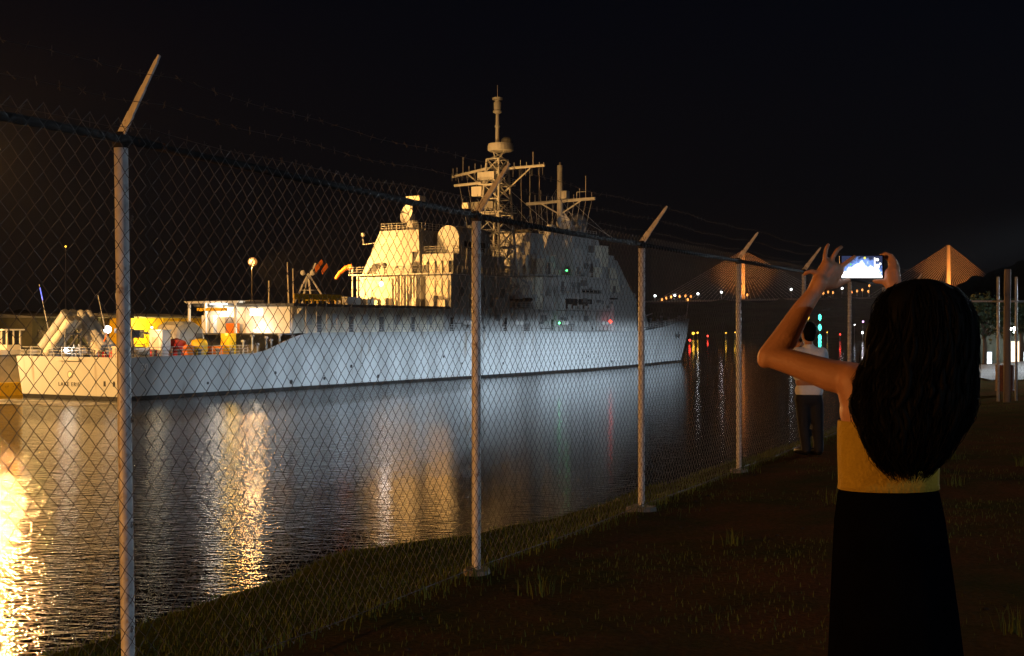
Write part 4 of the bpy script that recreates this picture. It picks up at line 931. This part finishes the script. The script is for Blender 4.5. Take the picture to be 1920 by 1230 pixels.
bridge = empty('cable_stayed_bridge', (at(1393,558,BY).x, BY, WATER), 0, 'distant cable-stayed bridge with two orange lit pylons beyond the hills', 'bridge')
def bl(x, y): p = at(x, y, BY); return (p.x-bridge.location.x, 0, p.z-WATER)
M['pylon'] = mat('pylon_concrete', (.55,.52,.48), .8, noise=.1, nscale=.1); M['cable'] = mat('bridge_cable', (.62,.60,.56), .6)
dx0, _, dz = bl(1150,565); dx1, _, dz1 = bl(2150,549)
MB().hexa([(dx0,-8,dz-2.2),(dx1,-8,dz1-2.2),(dx1,8,dz1-2.2),(dx0,8,dz-2.2),(dx0,-8,dz),(dx1,-8,dz1),(dx1,8,dz1),(dx0,8,dz)]).build('deck', 'concrete', bridge)
def deckz(x): return dz+(dz1-dz)*(x-dx0)/(dx1-dx0)
for (px_, ytop, reachL, reachR) in ((1393,470,158,160),(1778,460,150,110)):
    tx_, _, tz_ = bl(px_, ytop); base = deckz(tx_)
    MB().hexa([(tx_-3.2,-3,-3),(tx_+3.2,-3,-3),(tx_+3.2,3,-3),(tx_-3.2,3,-3),(tx_-1.9,-2,tz_),(tx_+1.9,-2,tz_),(tx_+1.9,2,tz_),(tx_-1.9,2,tz_)]).build('pylon', M['pylon'], bridge)
    for sg, reach in ((-1, reachL), (1, reachR)):
        for i in range(18):
            u = (i+1.5)/18; xe = tx_+sg*reach*MP*u; za = base+(tz_-base)*(.52+.46*u)
            MB().tube((tx_+sg*1.5,-2.2,za),(xe,-6,deckz(xe)),.15,n=3,caps=False).build('stay_cable', M['cable'], bridge)
    for sg in (-1, 1):
        lp_ = (bridge.location.x+tx_+sg*15, BY-45, WATER+base+2)
        light('lamp_light', 'SPOT', lp_, 200000, (1,.30,.05), bridge, .5, (bridge.location.x+tx_, BY, WATER+base+45), math.radians(95), .7)
        light('lamp_light', 'SPOT', (bridge.location.x+tx_+sg*70, BY-60, WATER+base+2), 8000, (1,.42,.16), bridge, .5, (bridge.location.x+tx_+sg*45, BY, WATER+base+30), math.radians(110), .8)
for (x, y) in ((1227,555),(1264,554),(1307,551),(1351,548),(1481,543),(1576,541)):
    c = bl(x, y); z0 = deckz(c[0]); l_ = MB().tube((c[0],-8,z0),(c[0],-8,c[2]),.25,n=6).build('deck_lamp_pole', 'galv', bridge)
    MB().ball((c[0],-8.3,c[2]), 1.35, 8, 6).build('deck_lamp', 'e_whitefar', l_)
for (x, y) in ((1240,562),(1248,559),(1257,557),(1273,556),(1284,555),(1294,556),(1541,550),(1550,548),(1559,549),(1594,548),(1604,546),(1614,544),(1625,547),(1627,536),(1399,553),(1288,562)):  # leftmost balls glow in place of lamplit cable feet; others are lamps
    c = bl(x, y); z0 = deckz(c[0]); l_ = MB().tube((c[0],-8,min(z0,c[2]-1)),(c[0],-8,c[2]),.25,n=6).build('roadway_glow_pole', 'galv', bridge)
    MB().ball((c[0],-8.3,c[2]), 1.25, 8, 6, 1.5).build('roadway_glow', 'e_orange', l_)
# lights along the far shore
def shore_lamp(name, x, y, Y, e, r, label, cat='shore lamp', power=0, col=(1,1,1), n=1, dy=0, sz=1.0):
    p = at(x, y, Y); z0 = WATER-.5
    t = empty(name, (p.x, Y, z0), 0, label, cat, 'small lights along the far shore')
    MB().tube((0,0,0),(0,0,p.z-z0),.12,n=6).build('pole', 'galv', t)
    for k in range(n): MB().ball((0,-.2,p.z-z0-k*dy), r, 8, 6, sz).build('lamp', e, t, smooth=True)
    if power: light('lamp_light', 'POINT', (p.x, Y-2, p.z), power, col, t, .4)
shore_lamp('range_light', 1537, 595, 700, 'e_cyan', .85, 'stacked cyan range lights on a mast across the water', 'range light', n=3, dy=5.3, sz=2.0)
shore_lamp('range_light', 1515, 594, 700, 'e_amber', .65, 'stacked amber range lights beside the cyan ones', 'range light', n=2, dy=3.8, sz=2.3)
shore_lamp('shore_lamp', 1293, 638, 560, 'e_red', .5, 'red light low over the water just ahead of the bow')
shore_lamp('shore_lamp', 1300, 625, 760, 'e_amber', .8, 'bright yellow shore light just past the bow')
shore_lamp('shore_lamp', 1308, 624, 760, 'e_amber', .55, 'fainter yellow shore light second past the bow')
shore_lamp('shore_lamp', 1327, 630, 740, 'e_red', .5, 'orange red shore light between the two bridge lamp reflections')
shore_lamp('shore_lamp', 1361, 624, 780, 'e_amber', .45, 'small amber shore light beside the fourth large fence post')
shore_lamp('shore_lamp', 1378, 623, 780, 'e_amber', .4, 'tiny amber shore light touching the fourth large fence post')
shore_lamp('shore_lamp', 1551, 623, 700, 'e_amber', .35, 'small amber light right of the cyan range lights')
shore_lamp('shore_lamp', 1575, 627, 700, 'e_red', .45, 'red light left of the slim fence post below the phone')
shore_lamp('shore_lamp', 1594, 627, 700, 'e_red', .4, 'dim red light right of the slim fence post below the phone')
shore_lamp('shore_lamp', 1602, 609, 640, 'e_whitefar', .3, 'small white light near the long hair, above the dim red one')
shore_lamp('shore_lamp', 1618, 603, 640, 'e_violet', .5, 'violet light beside the long hair')
shore_lamp('shore_lamp', 1617, 624, 640, 'e_whitefar', .5, 'pale blue light low beside the long hair')

# ================================================================== FORECOURT AND GATEHOUSE AT THE RIGHT
def gz(X, Y):
    d = Vector((X, Y, 0))-P0; return ground_z(d.dot(T), d.dot(N))
mb = MB(); xs = [14+i*1.5 for i in range(30)]; ys = [39+i*2.2 for i in range(26)]
for y in ys:
    for x in xs: mb.v.append((x+(y-39)*.18, y, gz(x+(y-39)*.18, y)+.05))
for j in range(len(ys)-1):
    for i in range(len(xs)-1): mb.f.append((j*30+i, j*30+i+1, j*30+31+i, j*30+30+i))
structure(mb.build('forecourt', 'pave', smooth=True))
gh = empty('gatehouse', (at(1800,660,95).x, 95, gz(33,95)), 0, 'low gatehouse, walls darkened as unlit, with glowing windows beyond the lit forecourt', 'building')
MB().box(-2,16,0,8,0,3.3).build('wall', 'unlit_wall', gh); MB().hexa([(-3,-1.6,3.3),(17,-1.6,3.3),(17,9,3.3),(-3,9,3.3),(-1,1,4.3),(15,1,4.3),(15,7,4.3),(-1,7,4.3)]).build('roof', 'darkgrey', gh)  # wall colour darkened so the building reads as unlit
for x_, z0, z1, w_, m_ in ((.55,.05,1.15,.5,'lwin'),(1.75,.5,.98,.46,'lwin'),(1.75,.02,.44,.46,'lwin'),(3.62,.3,1.75,.55,'lwin2'),(4.4,.0,1.0,.5,'lwin'),(6.4,.6,1.9,1.2,'lwin'),(8.6,.6,1.9,1.2,'lwin2')):
    wq = MB().box(x_-.08,x_+w_+.08,-.07,-.005,z0-.08,z1+.08).build('window_frame', 'darkgrey', gh); MB().box(x_,x_+w_,-.1,-.075,z0,z1).build('pane', m_, wq)
def leafy(name, base, h, rx, rz, n, seed, label, trunk_h, cat='tree', group=None):
    t = empty(name, base, 0, label, cat, group); r = random.Random(seed)
    tr_ = MB().path([(0,0,-.3),(.05,.02,trunk_h*.5),(-.03,.05,trunk_h),(.1,0,h*.75)], [.16,.13,.10,.04], 8)
    cl = []
    for i in range(11):
        q = r.random()*2*PI; u = r.uniform(.15,1); z = h-rz+rz*r.uniform(-.85,.9); e = Vector((math.cos(q)*rx*u*.75, math.sin(q)*rx*u*.75, z))
        cl.append((e, rx*r.uniform(.28,.5))); tr_.path([(0,0,trunk_h*.8), e*.5+Vector((0,0,trunk_h*.45)), e], [.06,.04,.015], 5)
    tr_.build('trunk', 'bark', t)
    mb = MB()
    for i in range(n):
        c, rr_ = cl[i % len(cl)]; d = Vector((r.gauss(0,1),r.gauss(0,1),r.gauss(0,.8))).normalized()*rr_*r.random()**.4; p = c+d
        a = Vector((r.gauss(0,1),r.gauss(0,1),r.gauss(0,1))).normalized(); b = a.cross(Vector((r.gauss(0,1),r.gauss(0,1),r.gauss(0,1)))).normalized(); L = r.uniform(.10,.2)
        mb.add([p-a*L, p+b*L*.45, p+a*L, p-b*L*.45], [(0,1,2,3)])
    mb.build('crown', 'leaf', t, fix=False)
for i, (x, Y, h, rx, rz, lab) in enumerate(((1795,78,3.7,2.3,.75,'dark bushy tree against the head of long hair'),(1846,82,3.6,2.4,.7,'dark bushy tree over the glowing gatehouse windows'),(1915,84,3.6,1.3,.7,'small tree lit bluish white at the right edge'),(1750,88,4.2,2.6,1.6,'taller dark tree hidden mostly behind the long hair'))):
    p = at(x, 640, Y); leafy('tree', (p.x, Y, gz(p.x, Y)), h, rx, rz, 1600, 20+i, lab, h*.6)
gl = empty('wall_lantern', (at(1906,630,92).x, 92.6, gz(33,95)+2.6), 0, 'white lantern under the gatehouse eaves behind the small lit tree', 'lantern')
MB().ball((0,0,0), .22, 8, 6).build('bulb', 'e_white', gl); MB().box(-.05,.05,0,2.4,.1,.16).build('bracket', 'galv', gl); light('lamp_light', 'POINT', tuple(gl.location+Vector((0,-.6,-.1))), 260, (.85,.95,1), gl, .15)

# ================================================================== PEOPLE
def blob(name, caps, voxel, m, parent, it=6, cut=None, extra=None):
    mb = MB()
    for c in caps: mb.capsule(*c)
    me = mb.mesh(name); o = bpy.data.objects.new(name, me); COL.objects.link(o)
    r = o.modifiers.new('r', 'REMESH'); r.mode = 'VOXEL'; r.voxel_size = voxel
    s_ = o.modifiers.new('s', 'SMOOTH'); s_.factor = .5; s_.iterations = it
    dg = bpy.context.evaluated_depsgraph_get(); dg.update(); m2 = bpy.data.meshes.new_from_object(o.evaluated_get(dg)); bpy.data.objects.remove(o)
    if cut:
        bm = bmesh.new(); bm.from_mesh(m2)
        for co, no in cut: bmesh.ops.bisect_plane(bm, geom=bm.verts[:]+bm.edges[:]+bm.faces[:], plane_co=co, plane_no=no, clear_outer=True)
        bm.to_mesh(m2); bm.free()
    m2.materials.clear(); m2.materials.append(M[m]); m2.polygons.foreach_set('use_smooth', [True]*len(m2.polygons)); m2.name = name
    o = bpy.data.objects.new(name, m2); COL.objects.link(o)
    if parent:
        o.parent = parent; o.matrix_parent_inverse = Matrix.Translation(parent.location).inverted()
    return o
def loftrows(rows, n=28, fold=0, seed=1, cap=True):
    # rows: (centre Vector, half width, half depth, yaw)
    mb = MB()
    for i, (c, hw_, hd_, yaw) in enumerate(rows):
        for k in range(n):
            q = 2*PI*k/n; f_ = 1+fold*(vn(k*.9, i*.25, seed)-.5)*(i/len(rows))
            x = math.cos(q)*hw_*f_; y = math.sin(q)*hd_*f_
            mb.v.append((c.x+x*math.cos(yaw)-y*math.sin(yaw), c.y+x*math.sin(yaw)+y*math.cos(yaw), c.z))
    for i in range(len(rows)-1):
        for k in range(n): mb.f.append((i*n+k, i*n+(k+1)%n, (i+1)*n+(k+1)%n, (i+1)*n+k))
    if cap: mb.f.append(tuple(range(n))); mb.f.append(tuple(range((len(rows)-1)*n, len(rows)*n)))
    return mb
def adopt(o, parent):
    o.parent = parent; o.matrix_parent_inverse = Matrix.Translation(parent.location).inverted(); return o
WX = at(1668, 900, 4.2).x
gw = gz(WX, 4.2)
wom = empty('person', (WX, 4.2, gw), 0, 'person with long dark hair and yellow top, arms raised with a glowing phone', 'person')
W = at
LS, LE, LW = W(1622,716,4.20), W(1441,668,4.33), W(1527,548,4.40)
RS, RE, RW_ = W(1762,716,4.26), W(1765,652,4.52), W(1682,560,4.44)
caps = [(W(1626,772,4.2),.086,W(1716,770,4.23),.088),(W(1628,790,4.2),.075,W(1600,716,4.2),.056),(W(1632,840,4.2),.080,W(1700,840,4.22),.080),(W(1634,905,4.2),.080,W(1698,905,4.22),.080),(W(1640,975,4.2),.095,W(1704,975,4.22),.095),
        (W(1640,725,4.2),.060,W(1740,725,4.25),.060),(W(1690,730,4.2),.06,W(1706,668,4.17),.05),(W(1712,640,4.18),.078,W(1722,590,4.18),.088),
        (LS,.057,LS.lerp(LE,.35)-Vector((0,0,.008)),.052),(LS.lerp(LE,.35)-Vector((0,0,.008)),.052,LS.lerp(LE,.75),.042),(LS.lerp(LE,.75),.042,LE,.035),(LE+Vector((-.012,-.005,-.014)),.026,LE,.032),(LE,.037,LE.lerp(LW,.28)+Vector((.010,0,-.003)),.044),(LE.lerp(LW,.28)+Vector((.010,0,-.003)),.044,LE.lerp(LW,.7),.033),(LE.lerp(LW,.7),.033,LW,.0255),
        (W(1640,745,4.2),.062,LS,.054),(RS,.056,RE,.040),(RE,.040,RE.lerp(RW_,.3),.042),(RE.lerp(RW_,.3),.042,RW_,.026),(W(1735,745,4.24),.062,RS,.054)]
# legs and feet below the skirt
for sx_, hx in ((-1, W(1640,990,4.2)), (1, W(1704,990,4.22))):
    kn = Vector((hx.x+.01*sx_, 4.2, gw+.50)); an = Vector((hx.x+.01*sx_, 4.22, gw+.09)); caps += [(hx,.085,kn,.055),(kn,.055,an,.038),(an,.036,Vector((an.x-.05,an.y+.15,gw+.035)),.03)]
# left hand: palm and five fingers
P1_, P2_ = W(1540,524,4.41), W(1561,500,4.42)
caps += [(LW,.026,W(1536,530,4.40),.028),(W(1533,528,4.41),.022,W(1549,497,4.41),.019),(W(1543,531,4.41),.022,W(1562,501,4.42),.019),(W(1553,533,4.42),.019,W(1573,508,4.43),.018)]
def finger(pts, r0=.0095, r1=.0075):
    out = []
    for i in range(len(pts)-1):
        u0 = i/(len(pts)-1); u1 = (i+1)/(len(pts)-1); out.append((pts[i], r0+(r1-r0)*u0, pts[i+1], r0+(r1-r0)*u1))
    return out
caps += finger([W(1548,497,4.41),W(1547,480,4.41),W(1549,467,4.42),W(1553,459,4.43)])
caps += finger([W(1556,495,4.415),W(1563,479,4.42),W(1571,468,4.43),W(1578,463,4.45)])
caps += finger([W(1568,502,4.42),W(1581,497,4.425),W(1592,489,4.43),W(1602,481,4.435)], .010, .0075)
caps += finger([W(1538,515,4.405),W(1524,509,4.40),W(1513,510,4.40),W(1508,515,4.41)], .009, .007)
caps += finger([W(1551,537,4.42),W(1566,536,4.43),W(1580,529,4.445),W(1591,526,4.455)], .0125, .009)
# right hand round the far end of the phone
caps += [(RW_,.025,W(1676,540,4.44),.027),(W(1672,538,4.44),.021,W(1668,512,4.45),.018),(W(1680,538,4.44),.020,W(1677,508,4.45),.018)]
caps += finger([W(1676,508,4.45),W(1679,492,4.46),W(1672,480,4.47),W(1660,475,4.475)]); caps += finger([W(1670,508,4.45),W(1670,494,4.46),W(1664,484,4.475),W(1652,478,4.485)])
caps += finger([W(1680,514,4.45),W(1683,502,4.455),W(1679,492,4.47),W(1668,488,4.48)]); caps += finger([W(1682,524,4.45),W(1684,514,4.46),W(1680,505,4.47),W(1669,501,4.48)], .009,.007)
caps += finger([W(1668,536,4.445),W(1661,531,4.445),W(1652,528,4.45),W(1640,527,4.455)], .0115, .0085)
body = blob('body', caps, .0055, 'skin', wom, 5)
# face on the far side of the head: nose, lips, ears, eyes are part of the head even though turned away
fc = W(1715,612,4.18); fd_ = Vector((-.25,.95,.12)).normalized(); fr_ = Vector((fd_.y,-fd_.x,0)).normalized()
fmb = MB(); nb_ = fc+fd_*.088; fmb.capsule(nb_+Vector((0,0,.03)), .008, nb_+fd_*.016-Vector((0,0,.012)), .013, 8)
fmb.capsule(nb_-fr_*.018-Vector((0,0,.045)), .007, nb_+fr_*.018-Vector((0,0,.045)), .007, 8)
for sg in (-1, 1): fmb.ball(tuple(fc+fd_*.078+fr_*sg*.032+Vector((0,0,.022))), .013, 8, 6)
adopt(fmb.build('face', 'skin', smooth=True), wom)
# yellow crop top with a hem
rows = []
for y, cx, hw_, hd_ in ((788,1669,98,.106),(803,1669,99,.108),(840,1667,97,.105),(880,1666,95,.103),(905,1666,94.5,.104),(916,1666,95.5,.107),(917,1666,93,.104)):
    rows.append((W(cx,y,4.21), hw_*4.21/F, hd_, .05))
tm = loftrows(rows, 40, .03, 5, cap=False)
adopt(tm.build('crop_top', 'top', smooth=True), wom)
rows = []
for y, cx, hw_, hd_ in ((912,1666,90,.100),(925,1666,95,.108),(975,1668,103,.125),(1050,1672,109,.145),(1140,1677,116,.165),(1230,1681,123,.18),(1330,1684,130,.2),(1440,1686,137,.215),(1520,1688,142,.225)):
    rows.append((W(cx,y,4.21), hw_*4.21/F, hd_, .05))
adopt(loftrows(rows, 48, .16, 2, cap=False).build('skirt', 'skirt', smooth=True), wom)
# hair: a full core and loose strands
HR = [(523,1728,14,.03),(528,1728,38,.065),(540,1729,62,.09),(560,1731,80,.108),(595,1733,91,.118),(635,1733,91,.118),(675,1728,93,.112),(715,1719,99,.105),(755,1715,103,.098),(795,1711,92,.09),(830,1706,74,.082),(858,1704,63,.07),(880,1703,45,.05)]
HYD = lambda y: 4.10-.04*min(1,max(0,(y-600)/150))
rows = [(W(cx,y,HYD(y)), hw_*HYD(y)/F*.97, hd_, .05) for y, cx, hw_, hd_ in HR]
hm = MB(); n_ = 44
for i, (c, hw_, hd_, yaw) in enumerate(rows):
    for k in range(n_):
        q = 2*PI*k/n_; f_ = .97+.30*(vn(k*.7+3, i*.45, 6)-.5)+.07*(vn(k*2.3, i*.9, 7)-.5)
        hm.v.append((c.x+math.cos(q)*hw_*f_, c.y+math.sin(q)*hd_*f_, c.z))
for i in range(len(rows)-1):
    for k in range(n_): hm.f.append((i*n_+k, i*n_+(k+1)%n_, (i+1)*n_+(k+1)%n_, (i+1)*n_+k))
hm.f.append(tuple(range(n_))); hm.f.append(tuple(range((len(rows)-1)*n_, len(rows)*n_)))
hr = adopt(hm.build('hair', 'hair', smooth=True), wom)
sm = MB(); r_ = random.Random(4)
def hrow(y):
    for (a, b) in zip(HR, HR[1:]):
        if y <= b[0]: u = (y-a[0])/(b[0]-a[0]); return tuple(p+(q-p)*u for p, q in zip(a, b))
    b = HR[-1]; return (y, b[1], max(22, b[2]-(y-b[0])*.8), b[3]*.8)
for i in range(3600):
    q = r_.random()*2*PI; y0 = r_.uniform(530,790); y1 = min(y0+r_.uniform(120,330), r_.uniform(770,905)); n2 = 9; pts = []
    lock = i < 150
    if lock: y0 = r_.uniform(540,700); y1 = r_.uniform(760,900); n2 = 25
    ph = r_.random()*6; wv = r_.uniform(.004,.013); ex = r_.uniform(.98,1.05)+ (r_.random()**3)*(.05 if lock else .20)
    if y1-y0 < 40: continue
    for k in range(n2):
        y = y0+(y1-y0)*k/(n2-1); _, cx, hw_, hd_ = hrow(y); Y_ = HYD(y); c = W(cx, y, Y_); e_ = 1+(ex-1)*(k/(n2-1))**.7+(.0 if k else -.03)
        w_ = wv*(2.0*min(1, k/8) if lock else 1.2)*math.sin(ph+k*(.48 if lock else 1.5))
        pts.append((c.x+math.cos(q)*hw_*Y_/F*e_+w_*math.sin(q+1), c.y+math.sin(q)*hd_*e_+w_*.6, c.z+(0 if lock else r_.uniform(-.002,.002))))
    if lock: sm.path(pts, [max(.001, .0115*math.sin(PI*min(1, (k+3)/14*.5 if k < 11 else .5+.5*(k-11)/13.5))) for k in range(n2)], 6, caps=False)
    else: sm.path(pts, [.0012]*(n2-1)+[.0004], 3, caps=False)
so = adopt(sm.build('hair_strands', 'hair', smooth=True, fix=False), wom); so['kind'] = 'stuff'
# phone held up in both hands
pc = W(1615.5,500.5,4.46); ph = empty('phone', pc, 0, 'black phone held sideways with a glowing camera screen', 'phone')
pw_, phh = .0735, .0405
pb = MB(); n8 = 6; ring = []
for (sx_, sz_) in ((1,1),(-1,1),(-1,-1),(1,-1)):
    for k in range(n8):
        q0 = {(1,1):0,(-1,1):PI/2,(-1,-1):PI,(1,-1):1.5*PI}[(sx_,sz_)]; q = q0+PI/2*k/(n8-1); ring.append((sx_*(pw_-.008)+.008*math.cos(q), sz_*(phh-.008)+.008*math.sin(q)))
pb.prism(ring, 1, -.004, .004); pb.build('phone_body', 'phone', ph)
def screen_mat():
    m = bpy.data.materials.new('phone_screen'); m.use_nodes = True; t = m.node_tree; p = t.nodes['Principled BSDF']
    p.inputs['Base Color'].default_value = (.01,.01,.01,1); p.inputs['Roughness'].default_value = .2
    g = t.nodes.new('ShaderNodeTexCoord'); s_ = t.nodes.new('ShaderNodeSeparateXYZ'); t.links.new(g.outputs['Object'], s_.inputs[0])
    n = t.nodes.new('ShaderNodeTexNoise'); n.inputs['Scale'].default_value = 70; n.inputs['Detail'].default_value = 2; t.links.new(g.outputs['Object'], n.inputs['Vector'])
    a = t.nodes.new('ShaderNodeMath'); a.operation = 'MULTIPLY_ADD'; a.inputs[1].default_value = .05; t.links.new(n.outputs[0], a.inputs[0]); t.links.new(s_.outputs['Z'], a.inputs[2])
    x2 = t.nodes.new('ShaderNodeMath'); x2.operation = 'MULTIPLY'; t.links.new(s_.outputs['X'], x2.inputs[0]); t.links.new(s_.outputs['X'], x2.inputs[1])
    b = t.nodes.new('ShaderNodeMath'); b.operation = 'MULTIPLY_ADD'; b.inputs[1].default_value = 8.0; t.links.new(x2.outputs[0], b.inputs[0]); t.links.new(a.outputs[0], b.inputs[2])
    mr = t.nodes.new('ShaderNodeMapRange'); mr.inputs['From Min'].default_value = -.02; mr.inputs['From Max'].default_value = .07; t.links.new(b.outputs[0], mr.inputs[0])
    r = t.nodes.new('ShaderNodeValToRGB'); e = r.color_ramp.elements; e[0].position = .5; e[0].color = (1,1,1,1); e[1].position = .66; e[1].color = (.10,.17,.42,1)
    e2 = r.color_ramp.elements.new(.9); e2.color = (.010,.013,.03,1); t.links.new(mr.outputs[0], r.inputs[0])
    t.links.new(r.outputs[0], p.inputs['Emission Color']); p.inputs['Emission Strength'].default_value = 3.2
    return m
M['screen'] = screen_mat()
MB().box(-.0675,.0675,-.0055,-.0042,-.0365,.0365).build('screen', 'screen', ph)
M['e_ui'] = emat('screen_button', (1,1,1), 1.8); M['e_uig'] = emat('screen_button_green', (.2,.9,.25), 1.0); M['e_uiy'] = emat('screen_button_yellow', (.95,.9,.15), 1.2)
for x, z, r, e in ((.051,.024,.0052,'e_ui'),(.0500,.001,.0085,'e_ui'),(.051,-.025,.0055,'e_ui'),(.0605,.010,.0042,'e_ui'),(.009,.0295,.0042,'e_uiy'),(-.038,.008,.003,'e_uig')):
    MB().path([(x,-.0058,z),(x,-.0066,z)], r, 14).build('screen_button', e, ph)
MB().box(.040,.0445,-.0064,-.0057,-.032,.031).build('screen_strip', 'e_ui', ph)
# ---------------------------------------------------------------- the other visitor, at the fence
MY = 16.8; mx_ = at(1519, 850, MY).x; gm = gz(mx_, MY)
man = empty('person', (mx_, MY, gm), 0, 'person in white shirt and dark trousers at the fence, hands raised to the face', 'person')
Q = lambda x, y, d=0: at(x, y, MY+d)
caps = [(Q(1517,650),.055,Q(1516,634),.052),(Q(1515,630,.02),.080,Q(1515,618,.02),.088),(Q(1505,672),.10,Q(1529,672),.10),(Q(1506,715),.10,Q(1527,715),.10),(Q(1507,745),.10,Q(1527,745),.10),
        (Q(1495,662),.06,Q(1484,694,.05),.048),(Q(1484,694,.05),.046,Q(1492,658,.22),.032),(Q(1492,656,.22),.03,Q(1497,644,.22),.034),
        (Q(1541,662),.06,Q(1546,696,.12),.048),(Q(1546,696,.12),.046,Q(1515,662,.28),.032),(Q(1515,662,.28),.03,Q(1503,646,.26),.034)]
for k in range(4): caps += finger([Q(1496+k,644,.22+.02*k),Q(1496.5+k,639-k*.3,.24+.02*k),Q(1498+k,636,.22+.02*k)], .011, .009)
caps += finger([Q(1499,648,.2),Q(1502,644,.17),Q(1503,641,.16)], .012, .01)
for x0, x1, x2 in ((1506,1507,1512),(1530,1533,1535)):
    caps += [(Q(x0,752),.09,Q(x1,800,.02),.062),(Q(x1,800,.02),.062,Q(x2,846),.042),(Vector((Q(x2,846).x,MY+.0,gm+.06)),.042,Vector((Q(x2,846).x-.07,MY+.15,gm+.045)),.036)]
blob('body', caps, .012, 'skin', man, 5)
hc = Q(1516,621,0); hmx = MB(); hmx.capsule(Q(1518,630,-.02), .075, Q(1517.5,617,-.0), .096); hmx.capsule(Q(1521,622,-.01), .07, Q(1513,613,.02), .075)
adopt(hmx.build('hair', 'hair', smooth=True), man)
adopt(MB().capsule(Q(1506.5,628,.06), .012, Q(1505,630,.075), .014, 8).ball(tuple(Q(1509,625,.08)), .012, 8, 6).capsule(Q(1508,634,.06), .008, Q(1508.5,634,.08), .008, 8).build('face', 'skin', smooth=True), man)
sc_ = [(Q(1502,668),.122,Q(1532,668),.122),(Q(1503,700),.118,Q(1531,700),.118),(Q(1507,732),.112,Q(1527,732),.112),(Q(1517,655),.085,Q(1517,662),.09),(Q(1495,662),.078,Q(1485,692,.05),.066),(Q(1485,692,.05),.064,Q(1489,672,.14),.05),(Q(1541,662),.078,Q(1546,694,.12),.066),(Q(1546,694,.12),.062,Q(1530,678,.2),.05)]
blob('shirt', sc_, .014, 'shirt', man, 4, cut=[(Q(1517,742), Vector((.03,0,-1)))])
tc_ = [(Q(1507,748),.115,Q(1526,748),.115)]
for x0, x1, x2 in ((1506,1507,1512),(1530,1533,1535)): tc_ += [(Q(x0,756),.098,Q(x1,800,.02),.074),(Q(x1,800,.02),.074,Q(x2,842),.062)]
blob('trousers', tc_, .014, 'trouser', man, 4)
for x2 in (1512, 1535):
    b_ = Vector((Q(x2,846).x, MY, gm+.055)); adopt(MB().capsule(b_, .055, b_+Vector((-.08,.17,-.012)), .043).build('shoe', 'phone', smooth=True), man)
hd2 = MB().box(-.04,.04,-.012,.012,-.03,.03).build('camera', 'phone'); hd2.location = Q(1499,640,.24); hd2.rotation_euler = (0,0,.5); tag(hd2, 'small dark camera held to the face by the person at the fence', 'camera')
# ================================================================== NIGHT AIR
hz = MB().box(-2600,2600,-260,3600,WATER-60,170).build('haze', M['black']); hz.data.materials.clear()
hm_ = bpy.data.materials.new('night_haze'); hm_.use_nodes = True; t = hm_.node_tree; t.nodes.remove(t.nodes['Principled BSDF'])
pv = t.nodes.new('ShaderNodeVolumePrincipled'); pv.inputs['Density'].default_value = 2.4e-5; pv.inputs['Color'].default_value = (.9,.9,.9,1); pv.inputs['Anisotropy'].default_value = .2
t.links.new(pv.outputs[0], t.nodes['Material Output'].inputs['Volume']); hz.data.materials.append(hm_)
tag(hz, 'thin humid night haze glowing round the lamps', 'haze', kind='stuff')
print('scene built')
